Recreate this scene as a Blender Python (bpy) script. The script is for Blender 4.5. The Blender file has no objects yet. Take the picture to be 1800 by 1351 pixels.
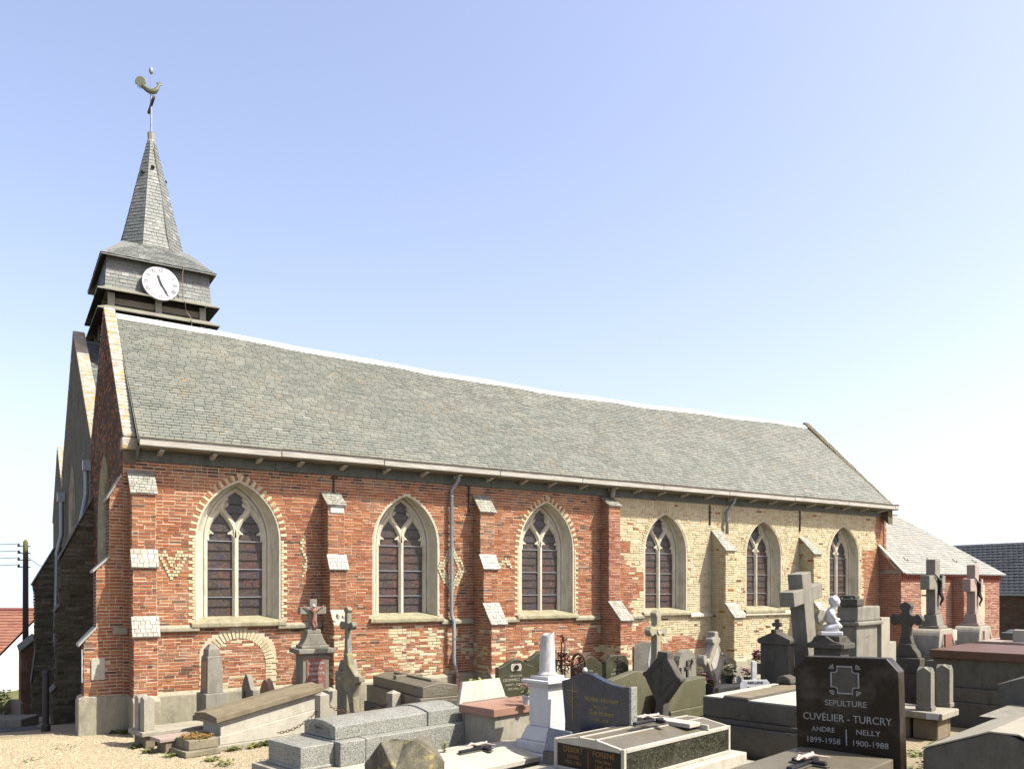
import bpy, bmesh, math, random
from mathutils import Vector, Matrix, noise
random.seed(7)
R = math.radians
scene = bpy.context.scene
COL = scene.collection

# ---------------------------------------------------------------- camera, sky, sun, exposure
CAM = (-2.01, -16.61, 2.70)
cd = bpy.data.cameras.new('camera'); cam = bpy.data.objects.new('camera', cd); COL.objects.link(cam)
cam.location = CAM; cam.rotation_euler = (R(90), 0, R(-32.4))
cd.sensor_width = 36; cd.lens = 28.68; cd.shift_y = 0.1965; cd.clip_end = 2000; cd.clip_start = .1
scene.camera = cam
SUN = Vector((0.9, -1.0, 1.6)).normalized()
world = bpy.data.worlds.new('World'); scene.world = world; world.use_nodes = True
wn = world.node_tree; wn.nodes.clear()
sky = wn.nodes.new('ShaderNodeTexSky'); sky.sky_type = 'NISHITA'; sky.sun_disc = False
sky.sun_elevation = math.asin(SUN.z); sky.sun_rotation = math.atan2(SUN.x, SUN.y)
sky.altitude = 20; sky.air_density = 1.0; sky.dust_density = 2.7; sky.ozone_density = 1.0
bg = wn.nodes.new('ShaderNodeBackground'); bg.inputs[1].default_value = 0.118
wo = wn.nodes.new('ShaderNodeOutputWorld')
gm = wn.nodes.new('ShaderNodeGamma'); gm.inputs[1].default_value = .86
tn = wn.nodes.new('ShaderNodeMix'); tn.data_type = 'RGBA'; tn.blend_type = 'MULTIPLY'; tn.inputs[0].default_value = 1; tn.inputs[7].default_value = (1.52, 1.35, 1.38, 1)
tc = wn.nodes.new('ShaderNodeTexCoord'); sx_ = wn.nodes.new('ShaderNodeSeparateXYZ'); cx_ = wn.nodes.new('ShaderNodeCombineXYZ'); mx_ = wn.nodes.new('ShaderNodeMath')
mx_.operation = 'SMOOTH_MAX'; mx_.inputs[2].default_value = .12; mx_.inputs[1].default_value = .13      # the pale sky of the horizon goes on below it
wn.links.new(tc.outputs['Generated'], sx_.inputs[0]); wn.links.new(sx_.outputs[0], cx_.inputs[0]); wn.links.new(sx_.outputs[1], cx_.inputs[1]); wn.links.new(sx_.outputs[2], mx_.inputs[0]); wn.links.new(mx_.outputs[0], cx_.inputs[2]); wn.links.new(cx_.outputs[0], sky.inputs[0])
wn.links.new(sky.outputs[0], gm.inputs[0]); wn.links.new(gm.outputs[0], tn.inputs[6]); wn.links.new(tn.outputs[2], bg.inputs[0]); wn.links.new(bg.outputs[0], wo.inputs[0])
sd = bpy.data.lights.new('sun', 'SUN'); sd.energy = 5.0; sd.angle = R(.5); sd.color = (1, .965, .875)
so = bpy.data.objects.new('sun', sd); COL.objects.link(so)
so.rotation_euler = SUN.to_track_quat('Z', 'Y').to_euler(); so.location = (10, -20, 30)
vs = scene.view_settings; vs.view_transform = 'Standard'; vs.look = 'None'; vs.exposure = 1.2; vs.gamma = 1
vs.use_curve_mapping = False
scene.render.engine = 'CYCLES'
scene.cycles.max_bounces = 5; scene.cycles.diffuse_bounces = 1; scene.cycles.glossy_bounces = 2

TH = R(32.4); F = 1434.0
UX, UY = math.cos(TH), math.sin(TH)
def at(px, dist):
    """ground point at a distance in front of the camera, px across the photograph"""
    X = (px - 900) / F * dist
    return (CAM[0] + X*UX + dist*UY, CAM[1] - X*UY + dist*UX)
def depth(x, y):
    dx, dy = x-CAM[0], y-CAM[1]
    return dx*UY + dy*UX

# ---------------------------------------------------------------- materials
ALB = .55
class NT:
    def __init__(s, name, rough=.8, spec=.3):
        s.m = bpy.data.materials.new(name); s.m.use_nodes = True
        s.t = s.m.node_tree; s.b = s.t.nodes['Principled BSDF']
        s.b.inputs['Roughness'].default_value = rough
        s.b.inputs['Specular IOR Level'].default_value = spec
    def n(s, typ, **kw):
        nd = s.t.nodes.new(typ)
        for k, v in kw.items(): setattr(nd, k, v)
        return nd
    def l(s, a, b): s.t.links.new(a, b)
    def pos(s):
        return s.n('ShaderNodeNewGeometry').outputs['Position']
    def obj(s):
        return s.n('ShaderNodeTexCoord').outputs['Object']
    def noise(s, scale, vec=None, detail=4, rough=.6, dist=0, stretch=None):
        nd = s.n('ShaderNodeTexNoise'); nd.inputs['Scale'].default_value = scale
        nd.inputs['Detail'].default_value = detail; nd.inputs['Roughness'].default_value = rough
        nd.inputs['Distortion'].default_value = dist
        v = vec or s.pos()
        if stretch:
            mp = s.n('ShaderNodeMapping'); mp.inputs['Scale'].default_value = stretch
            s.l(v, mp.inputs[0]); v = mp.outputs[0]
        s.l(v, nd.inputs['Vector']); return nd.outputs['Fac']
    def vor(s, scale, vec=None, feature='F1', out='Color'):
        nd = s.n('ShaderNodeTexVoronoi'); nd.inputs['Scale'].default_value = scale; nd.feature = feature
        s.l(vec or s.pos(), nd.inputs['Vector']); return nd.outputs[out]
    def ramp(s, fac, stops, interp='LINEAR'):
        nd = s.n('ShaderNodeValToRGB'); cr = nd.color_ramp; cr.interpolation = interp
        while len(cr.elements) < len(stops): cr.elements.new(.5)
        for e, (p, c) in zip(cr.elements, stops):
            e.position = p; e.color = tuple(c)+(1,) if len(c) == 3 else c
        s.l(fac, nd.inputs[0]); return nd.outputs[0]
    def step(s, fac, a, b):
        nd = s.n('ShaderNodeMapRange'); nd.inputs['From Min'].default_value = a; nd.inputs['From Max'].default_value = b
        s.l(fac, nd.inputs['Value']); return nd.outputs[0]
    def mix(s, fac, a, b, blend='MIX'):
        nd = s.n('ShaderNodeMix', data_type='RGBA', blend_type=blend)
        for sock, v in ((nd.inputs[0], fac), (nd.inputs[6], a), (nd.inputs[7], b)):
            if isinstance(v, (int, float)): sock.default_value = v
            elif isinstance(v, tuple): sock.default_value = v+(1,) if len(v) == 3 else v
            else: s.l(v, sock)
        return nd.outputs[2]
    def math(s, op, a, b=None):
        nd = s.n('ShaderNodeMath', operation=op)
        for i, v in enumerate((a, b)):
            if v is None: continue
            if isinstance(v, (int, float)): nd.inputs[i].default_value = v
            else: s.l(v, nd.inputs[i])
        return nd.outputs[0]
    def rnd(s):
        at_ = s.n('ShaderNodeAttribute', attribute_name='rnd')
        oi = s.n('ShaderNodeObjectInfo')
        return s.math('FRACT', s.math('ADD', at_.outputs['Fac'], oi.outputs['Random']))
    def col(s, c): 
        c = s.mix(1.0, c, (ALB, ALB, ALB), 'MULTIPLY')
        if isinstance(c, tuple): s.b.inputs['Base Color'].default_value = c+(1,)
        else: s.l(c, s.b.inputs['Base Color'])
    def bump(s, h, strength=.4, dist=.01):
        nd = s.n('ShaderNodeBump'); nd.inputs['Strength'].default_value = strength
        nd.inputs['Distance'].default_value = dist
        s.l(h, nd.inputs['Height']); s.l(nd.outputs[0], s.b.inputs['Normal'])
    def xyz(s, vec=None):
        nd = s.n('ShaderNodeSeparateXYZ'); s.l(vec or s.pos(), nd.inputs[0]); return nd.outputs

def brick_mat(name, stops, lime=.5, dirt=.5, zone=False):
    k = NT(name, .92, .15)
    c = k.ramp(k.rnd(), stops)
    c = k.mix(.45, c, k.ramp(k.noise(26, detail=5), [(.25, (.35, .35, .35)), (.75, (1, 1, 1))]), 'MULTIPLY')
    if zone:
        zf = k.step(k.noise(.45, detail=5, rough=.6), .36, .64)
        c = k.mix(zf, k.mix(1.0, c, (.96, .76, .68), 'MULTIPLY'), k.mix(1.0, c, (1.16, 1.12, 1.0), 'MULTIPLY'))
    c = k.mix(k.math('MULTIPLY', k.step(k.noise(1.0, detail=7, rough=.65, stretch=(3.2, 3.2, .3)), .54, .74), .42), c, (.10, .075, .05))
    # mortar wash / efflorescence and soot, each with a shape of its own
    c = k.mix(k.math('MULTIPLY', k.step(k.noise(1.1, detail=8, rough=.7), .52, .74), lime), c, (.62, .56, .46))
    c = k.mix(k.math('MULTIPLY', k.step(k.noise(2.3, detail=8, rough=.75, stretch=(1, 1, .7)), .54, .72), dirt), c, (.09, .07, .05))
    low = k.math('MULTIPLY', k.step(k.xyz()[2], 2.0, 1.1), k.step(k.noise(1.9, detail=9, rough=.75), .50, .66))
    c = k.mix(k.math('MULTIPLY', low, .55 if zone else .2), c, (.60, .50, .38))
    c = k.mix(k.math('MULTIPLY', k.step(k.noise(5.5, detail=8, rough=.75), .57, .70), .5), c, (.22, .11, .07) if zone else (.34, .27, .15))
    c = k.mix(k.math('MULTIPLY', k.step(k.noise(70, detail=3), .60, .72), .55), c, (.62, .55, .42))
    k.col(c); k.bump(k.noise(60, detail=6), .7, .012)
    return k.m
def tint(st, k, f=.30):
    mean = [sum(q[i] for p, q in st)/len(st) for i in range(3)]
    return [(p, tuple(min(.95, (c*(1-f)+mn*f)*m) for c, m, mn in zip(q, k, mean))) for p, q in st]
RED = [(0, (.40, .125, .055)), (.2, (.47, .17, .075)), (.38, (.33, .085, .045)), (.5, (.52, .215, .09)), (.62, (.43, .15, .07)),
       (.76, (.27, .075, .05)), (.86, (.50, .24, .13)), (.94, (.19, .085, .07)), (1, (.40, .13, .06))]
YEL = [(0, (.70, .60, .36)), (.25, (.78, .70, .47)), (.45, (.64, .53, .30)), (.6, (.80, .73, .53)), (.78, (.72, .61, .36)), (.92, (.50, .38, .20)), (1, (.74, .65, .42))]
M = {}
M['red'] = brick_mat('red_brick', tint(RED, (1.20, 1.42, 1.45)), .30, .45, True)
M['pinkred'] = brick_mat('new_red_brick', [(0, (.42, .13, .09)), (.3, (.47, .17, .12)), (.6, (.38, .11, .08)), (.8, (.52, .22, .16)), (1, (.40, .13, .09))], .1, .1)
M['yel'] = brick_mat('yellow_brick', tint(YEL, (1.18, 1.21, 1.20)), .2, .28)
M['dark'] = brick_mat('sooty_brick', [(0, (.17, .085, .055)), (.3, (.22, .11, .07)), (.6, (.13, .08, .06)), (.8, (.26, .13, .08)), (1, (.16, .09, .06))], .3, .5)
def rubble():
    k = NT('dark_rubble', .95, .1)
    c = k.ramp(k.rnd(), [(0, (.13, .115, .07)), (.3, (.22, .195, .13)), (.55, (.10, .085, .05)), (.8, (.28, .25, .17)), (1, (.15, .13, .08))])
    c = k.mix(k.step(k.noise(3, detail=8), .55, .75), c, (.28, .26, .20))
    c = k.mix(.6, c, k.ramp(k.noise(18, detail=6), [(.3, (.3, .3, .3)), (.7, (1, 1, 1))]), 'MULTIPLY')
    k.col(c); k.bump(k.noise(30, detail=8), 1, .03); return k.m
M['rubble'] = rubble()
def flint():
    k = NT('flint_gable', .9, .2)
    v = k.vor(16); c = k.ramp(v, [(0, (.12, .10, .06)), (.4, (.22, .19, .12)), (.7, (.09, .075, .05)), (1, (.36, .33, .25))])
    e = k.vor(16, feature='DISTANCE_TO_EDGE', out='Distance')
    c = k.mix(k.step(e, .0, .10), (.25, .23, .17), c)
    c = k.mix(k.step(k.noise(1.3, detail=6), .5, .7), c, (.10, .085, .05))
    k.col(c); k.bump(k.step(e, 0, .2), .8, .02); return k.m
M['flint'] = flint()
def mortar(name, c0, c1):
    k = NT(name, .95, .1)
    c = k.mix(k.step(k.noise(5, detail=8), .3, .7), c0, c1)
    c = k.mix(k.math('MULTIPLY', k.step(k.noise(2.3, detail=8, rough=.75), .54, .72), .6), c, (.16, .13, .09))
    k.col(c); k.bump(k.noise(90, detail=4), .6, .01); return k.m
M['mortar'] = mortar('lime_mortar', (.80, .66, .48), (.62, .47, .32))
M['mortar_yel'] = mortar('sandy_mortar', (.62, .52, .30), (.46, .36, .20))
M['mortar_dark'] = mortar('sooty_mortar', (.20, .17, .12), (.13, .11, .08))

def stone(name, a, b, dark=(.10, .09, .06), lichen=None, dirt=.6, rough=.88, scale=3, li=.5, bump=.5, fine=90, wash=None):
    k = NT(name, rough, .25)
    o = k.pos()
    c = k.mix(k.step(k.noise(scale*2, o, 8, .65), .3, .7), a, b)
    c = k.mix(k.math('MULTIPLY', k.step(k.noise(scale, o, 9, .72, stretch=(1.3, 1.3, .55)), .50, .68), dirt), c, dark)
    c = k.mix(.5, c, k.ramp(k.noise(fine, o, 4), [(.3, (.55, .55, .55)), (.65, (1, 1, 1))]), 'MULTIPLY')
    c = k.mix(k.math('MULTIPLY', k.step(k.noise(7, o, 8, .7, stretch=(1, 1, .16)), .48, .72), dirt*.75), c, dark)
    c = k.mix(k.math('MULTIPLY', k.step(k.noise(46, o, 6, .7), .56, .68), .22), c, tuple(min(.9, v*1.6) for v in a))
    if lichen:
        m = k.math('MULTIPLY', k.step(k.noise(scale*1.9, o, 10, .75), 1-li*.9, 1.06-li*.9), k.step(k.noise(22, o, 5), .38, .55))
        c = k.mix(m, c, lichen)
    k.col(c); k.bump(k.math('ADD', k.noise(fine, o, 6), k.math('MULTIPLY', k.noise(12, o, 6), 1.4)), bump, .01)
    return k.m
M['limestone'] = stone('window_limestone', (.86, .81, .64), (.74, .68, .49), (.24, .21, .14), None, .45, bump=.3)
M['sill'] = stone('sill_stone', (.50, .46, .30), (.40, .36, .22), (.14, .12, .07), (.55, .52, .38), .6)
M['plinth'] = stone('cement_plinth', (.52, .48, .35), (.43, .39, .28), (.20, .19, .13), None, .7, bump=.6)
M['coping'] = stone('lichen_coping', (.72, .71, .65), (.46, .43, .36), (.20, .18, .13), (.60, .37, .07), .6, li=.56, scale=3.2, bump=1, fine=38)
M['coping_dark'] = stone('dark_coping', (.20, .18, .10), (.13, .11, .07), (.06, .05, .03), (.40, .27, .05), .6, li=.5)
M['capstone'] = stone('pale_slate_cap', (.62, .60, .52), (.50, .48, .40), (.30, .28, .20), (.48, .42, .2), .4)
M['conc'] = stone('weathered_concrete', (.52, .48, .37), (.44, .40, .31), (.22, .20, .15), None, .5, bump=.5)
M['conc_pale'] = stone('pale_concrete', (.70, .66, .54), (.60, .56, .45), (.33, .30, .22), None, .45)
M['conc_dark'] = stone('dark_concrete', (.20, .19, .155), (.15, .14, .11), (.06, .055, .04), None, .6)
M['blue'] = stone('grey_bluestone', (.36, .34, .27), (.29, .27, .215), (.11, .105, .08), (.45, .44, .36), .5, li=.4)
M['bluedark'] = stone('dark_bluestone', (.15, .14, .11), (.11, .10, .08), (.05, .047, .035), (.30, .29, .22), .5, li=.35)
M['tan'] = stone('tan_sandstone', (.33, .27, .17), (.24, .20, .13), (.16, .12, .08), (.42, .40, .30), .5, li=.4)
M['moss_stone'] = stone('mossy_stone', (.40, .35, .24), (.26, .23, .15), (.08, .07, .035), (.40, .35, .10), .65, li=.5)
M['post_lichen'] = stone('lichened_dark_post', (.26, .24, .17), (.16, .145, .10), (.035, .03, .018), (.42, .36, .13), .8, li=.52, scale=3.0, bump=.8)
M['pink'] = stone('pink_granite', (.47, .27, .19), (.40, .22, .155), (.28, .15, .1), None, .3, .45, fine=160, bump=.15)
M['pinkpale'] = stone('pale_pink_granite', (.50, .40, .33), (.44, .34, .28), (.30, .25, .2), None, .3, fine=160, bump=.15)
M['redmarble'] = stone('red_marble', (.38, .17, .12), (.32, .135, .095), (.22, .1, .07), None, .3, .4, bump=.1)
M['white'] = stone('white_marble', (.82, .81, .78), (.74, .73, .70), (.22, .22, .21), None, .10, .6, bump=.2)
M['whitecol'] = stone('stained_white_marble', (.82, .81, .77), (.72, .71, .67), (.10, .10, .09), None, .75, .6, bump=.4)
M['brownslab'] = stone('brown_stone_slab', (.20, .105, .065), (.16, .085, .055), (.08, .05, .035), None, .4, .5, bump=.2)
M['lintel'] = stone('weathered_board', (.22, .23, .20), (.16, .17, .15), (.08, .08, .07), None, .5)
M['whitewash'] = stone('white_render', (.84, .83, .80), (.80, .79, .76), (.6, .58, .52), None, .15, bump=.2)
def granite(name, a, b, c3, scale=260, rough=.25, spec=.5):
    k = NT(name, rough, spec); o = k.pos()
    c = k.ramp(k.vor(scale, o), [(0, a), (.35, a), (.45, b), (.7, b), (.8, c3), (1, c3)])
    c = k.mix(.35, c, k.ramp(k.noise(4, o, 8), [(.3, (.5, .5, .5)), (.7, (1, 1, 1))]), 'MULTIPLY')
    c = k.mix(k.math('MULTIPLY', k.step(k.noise(2.1, o, 9, .7), .52, .8), .35), c, (.30, .28, .22))
    k.col(c); k.l(k.ramp(k.noise(3, o, 6), [(.3, (rough*.7,)*3), (.7, (rough*1.6,)*3)]), k.b.inputs['Roughness']); return k.m
M['g_grey'] = granite('grey_granite', (.14, .14, .11), (.38, .385, .33), (.56, .56, .49), 120, .45)
M['g_brown'] = granite('brown_polished_granite', (.012, .008, .004), (.026, .018, .009), (.050, .034, .018), 240, .34, .18)
M['g_brown2'] = granite('brown_honed_granite', (.13, .11, .07), (.20, .17, .115), (.28, .245, .17), 240, .4)
M['g_olive'] = granite('olive_granite', (.10, .095, .05), (.17, .16, .09), (.25, .235, .14), 200, .4)
M['g_green'] = granite('dark_green_granite', (.05, .05, .028), (.08, .08, .045), (.12, .12, .075), 240, .28)
M['g_navy'] = granite('navy_granite', (.018, .024, .042), (.03, .040, .070), (.075, .085, .12), 240, .22)
M['g_blue'] = granite('blue_granite', (.12, .14, .19), (.21, .24, .31), (.40, .43, .5), 150, .35)
M['g_dark'] = granite('dark_granite', (.05, .046, .036), (.085, .08, .062), (.15, .14, .115), 200, .3)
M['g_terrazzo'] = granite('black_terrazzo', (.016, .018, .009), (.034, .035, .018), (.17, .165, .11), 95, .3)
def wood(name, a, b, rough=.85):
    k = NT(name, rough, .2)
    n1 = k.noise(9, k.pos(), 6, .6, stretch=(.35, 2.5, 6))
    k.col(k.mix(k.step(n1, .35, .68), a, b)); k.bump(n1, .5, .01); return k.m
M['gutterwood'] = wood('peeling_pale_board', (.64, .62, .55), (.40, .37, .30))
M['oldwood'] = wood('old_grey_wood', (.34, .30, .22), (.18, .15, .10))
M['postwood'] = wood('pale_louvre_post', (.46, .44, .38), (.28, .26, .21))
M['louvre'] = wood('weathered_louvre', (.36, .35, .28), (.20, .19, .14))
M['dark_void'] = NT('hollow_shade', .95).m; M['dark_void'].node_tree.nodes['Principled BSDF'].inputs['Base Color'].default_value = (.02, .016, .012, 1)  # near-black stands in for shade in hollows and under the skirts
def slate(name, stops, lich=(.50, .48, .36), li=.35, orange=0):
    k = NT(name, .52, .42)
    c = k.ramp(k.rnd(), stops)
    c = k.mix(.3, c, k.ramp(k.noise(14, detail=6), [(.3, (.6, .6, .6)), (.7, (1, 1, 1))]), 'MULTIPLY')
    c = k.mix(k.math('MULTIPLY', k.step(k.noise(.8, detail=9, rough=.75), .45, .75), li), c, lich)
    if orange: c = k.mix(k.math('MULTIPLY', k.math('MULTIPLY', k.step(k.noise(1.5, detail=5), .55, .68), k.step(k.noise(11, detail=5), .52, .62)), orange), c, (.50, .30, .10))
    k.col(c); k.bump(k.noise(30, detail=6, stretch=(1, 1, .5)), .35, .01); return k.m
M['slate'] = slate('old_slate', [(0, (.20, .212, .168)), (.3, (.225, .236, .186)), (.6, (.19, .20, .16)), (.9, (.245, .25, .20)), (.985, (.23, .23, .18)), (1, (.32, .32, .27))], orange=.4, li=.42, lich=(.40, .39, .29))
M['slate_tower'] = slate('tower_slate', [(0, (.18, .195, .175)), (.35, (.22, .235, .21)), (.6, (.165, .18, .16)), (.9, (.25, .26, .235)), (1, (.36, .36, .33))], li=.12)
M['slate_annex'] = slate('annex_slate', [(0, (.30, .30, .25)), (.5, (.36, .355, .30)), (1, (.33, .32, .26))], li=.35, orange=.5)
M['slate_cap'] = slate('buttress_slate', [(0, (.30, .29, .22)), (.4, (.38, .37, .30)), (.7, (.43, .43, .37)), (.85, (.30, .28, .21)), (1, (.55, .55, .50))], li=.3, orange=.3)
M['tile_dark'] = slate('dark_pantile', [(0, (.045, .05, .055)), (.5, (.07, .075, .08)), (1, (.055, .06, .065))], li=.0)
M['tile_red'] = slate('red_roof_tile', [(0, (.38, .16, .10)), (.4, (.44, .20, .12)), (.7, (.33, .13, .085)), (1, (.41, .19, .12))], li=.0)
def flat(name, c, rough=.5, metal=0, spec=.4, bumps=0, alt=None):
    k = NT(name, rough, spec); k.b.inputs['Metallic'].default_value = metal
    alt = alt or tuple(v*.7 for v in c)
    k.col(k.mix(k.step(k.noise(14, detail=6), .35, .7), c, alt))
    if bumps: k.bump(k.noise(60, detail=5), bumps, .01)
    return k.m
M['zinc'] = flat('zinc_pipe', (.42, .45, .47), .42, .4, alt=(.30, .32, .33))
M['lead'] = flat('ridge_zinc', (.80, .82, .84), .38, .2, alt=(.72, .74, .76))
M['iron'] = flat('dark_iron', (.035, .032, .03), .6)
M['rust'] = flat('rusty_iron', (.17, .065, .03), .9, bumps=.6, alt=(.07, .035, .02))
M['rustpipe'] = flat('rusty_cast_pipe', (.16, .07, .06), .8, alt=(.10, .05, .045))
M['bronze'] = flat('dark_bronze', (.05, .045, .038), .45, .6)
M['copper'] = flat('green_copper_cock', (.20, .22, .14), .5, .5, alt=(.34, .33, .2))
M['clockwhite'] = flat('clock_enamel', (.86, .86, .86), .3, alt=(.80, .80, .80))
M['black'] = flat('black_paint', (.03, .03, .03), .5)
M['gold'] = flat('gilt_letters', (.55, .40, .13), .45, .3)
M['gold_pale'] = flat('pale_gilt_letters', (.55, .52, .38), .5)
M['silver'] = flat('pale_letters', (.40, .41, .40), .4)
M['brass_dim'] = flat('worn_brown_letters', (.17, .10, .04), .5)
M['bronze_let'] = flat('worn_bronze_letters', (.30, .155, .04), .5)
M['flesh'] = flat('painted_plaster', (.62, .50, .42), .6, alt=(.50, .36, .30))
M['blackplastic'] = flat('glossy_black', (.03, .03, .035), .25)
M['pole'] = flat('creosoted_pole', (.045, .038, .025), .9, bumps=.6)
M['pole_yel'] = flat('lichened_pole', (.22, .19, .05), .9, bumps=.6, alt=(.10, .085, .03))
M['leaf'] = flat('green_leaves', (.10, .14, .035), .6, alt=(.20, .22, .05))
M['leafy'] = flat('yellow_green_leaves', (.34, .33, .06), .6, alt=(.14, .17, .04))
M['moss'] = flat('orange_sedum', (.38, .24, .04), .9, alt=(.26, .13, .05), bumps=.8)
M['petal_pink'] = flat('pink_petals', (.66, .16, .24), .6, alt=(.72, .40, .44))
M['petal_white'] = flat('cream_petals', (.72, .68, .55), .6, alt=(.62, .56, .40))
M['petal_red'] = flat('salmon_petals', (.62, .22, .16), .6)
M['pot'] = flat('dark_flower_pot', (.04, .045, .04), .5)
M['potbrown'] = flat('brown_flower_pot', (.15, .10, .08), .7)
M['ceramic'] = flat('white_ceramic', (.80, .80, .80), .3)
M['curtain'] = flat('white_window', (.62, .68, .76), .4, alt=(.72, .77, .83))
M['asph'] = flat('old_asphalt', (.085, .085, .08), .95, alt=(.06, .06, .055))
M['slate_edge'] = flat('slate_edge_shade', (.07, .07, .055), .9)  # dark edge faces paint in the shadow lines between slate courses
def glassm():
    k = NT('stained_glass', .34, .3); p = k.pos()
    v = k.vor(22, p)
    c = k.ramp(v, [(0, (.11, .08, .08)), (.2, (.17, .085, .06)), (.35, (.09, .085, .12)), (.5, (.15, .11, .08)), (.62, (.12, .09, .09)), (.75, (.19, .14, .07)), (.88, (.09, .09, .085)), (1, (.22, .14, .10))], 'CONSTANT')
    big = k.noise(1.7, p, 3)
    c = k.mix(k.math('MULTIPLY', k.step(big, .52, .60), .6), c, (.27, .08, .06))
    c = k.mix(k.math('MULTIPLY', k.step(k.noise(2.6, p, 3), .56, .62), .55), c, (.08, .10, .20))
    c = k.mix(k.math('MULTIPLY', k.step(k.noise(3.4, p, 3), .60, .66), .5), c, (.30, .24, .13))
    z = k.xyz(p)[2]
    c = k.mix(k.math('MULTIPLY', k.step(z, 3.75, 3.95), .7), c, (.10, .12, .14))
    e = k.vor(22, p, 'DISTANCE_TO_EDGE', 'Distance')
    e2 = k.vor(9, p, 'DISTANCE_TO_EDGE', 'Distance')
    c = k.mix(k.step(e, .03, .09), (.20, .18, .16), c)
    c = k.mix(1.0, c, (.62, .58, .55), 'MULTIPLY')
    c = k.mix(k.step(e2, .012, .035), (.03, .03, .03), c)
    k.col(c); k.bump(k.noise(35, p, 4), .35, .01); return k.m
M['glass'] = glassm()
def gravelm():
    k = NT('beige_gravel', .95, .15); p = k.pos()
    c = k.ramp(k.vor(70, p), [(0, (.56, .46, .30)), (.3, (.66, .55, .36)), (.5, (.46, .36, .23)), (.7, (.74, .64, .44)), (.85, (.50, .41, .27)), (1, (.34, .27, .18))])
    e = k.vor(70, p, 'DISTANCE_TO_EDGE', 'Distance')
    c = k.mix(k.step(e, 0, .10), (.34, .27, .16), c)
    c = k.mix(k.math('MULTIPLY', k.step(k.noise(.9, p, 9, .7), .48, .72), .5), c, (.40, .31, .19))
    k.col(c); k.bump(k.step(e, 0, .3), .7, .015); return k.m
M['gravel'] = gravelm()
def pebm():
    k = NT('pebbles', .9, .2)
    k.col(k.ramp(k.rnd(), [(0, (.52, .43, .27)), (.25, (.62, .53, .34)), (.45, (.38, .28, .17)), (.6, (.68, .60, .42)), (.8, (.47, .38, .24)), (.92, (.32, .27, .19)), (1, (.57, .46, .29))])); return k.m
M['pebble'] = pebm()
def grassm():
    k = NT('far_grass', .95, .1); k.col(k.mix(k.step(k.noise(.3, detail=8), .3, .7), (.13, .15, .05), (.22, .20, .09))); return k.m
M['grass'] = grassm()

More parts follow.
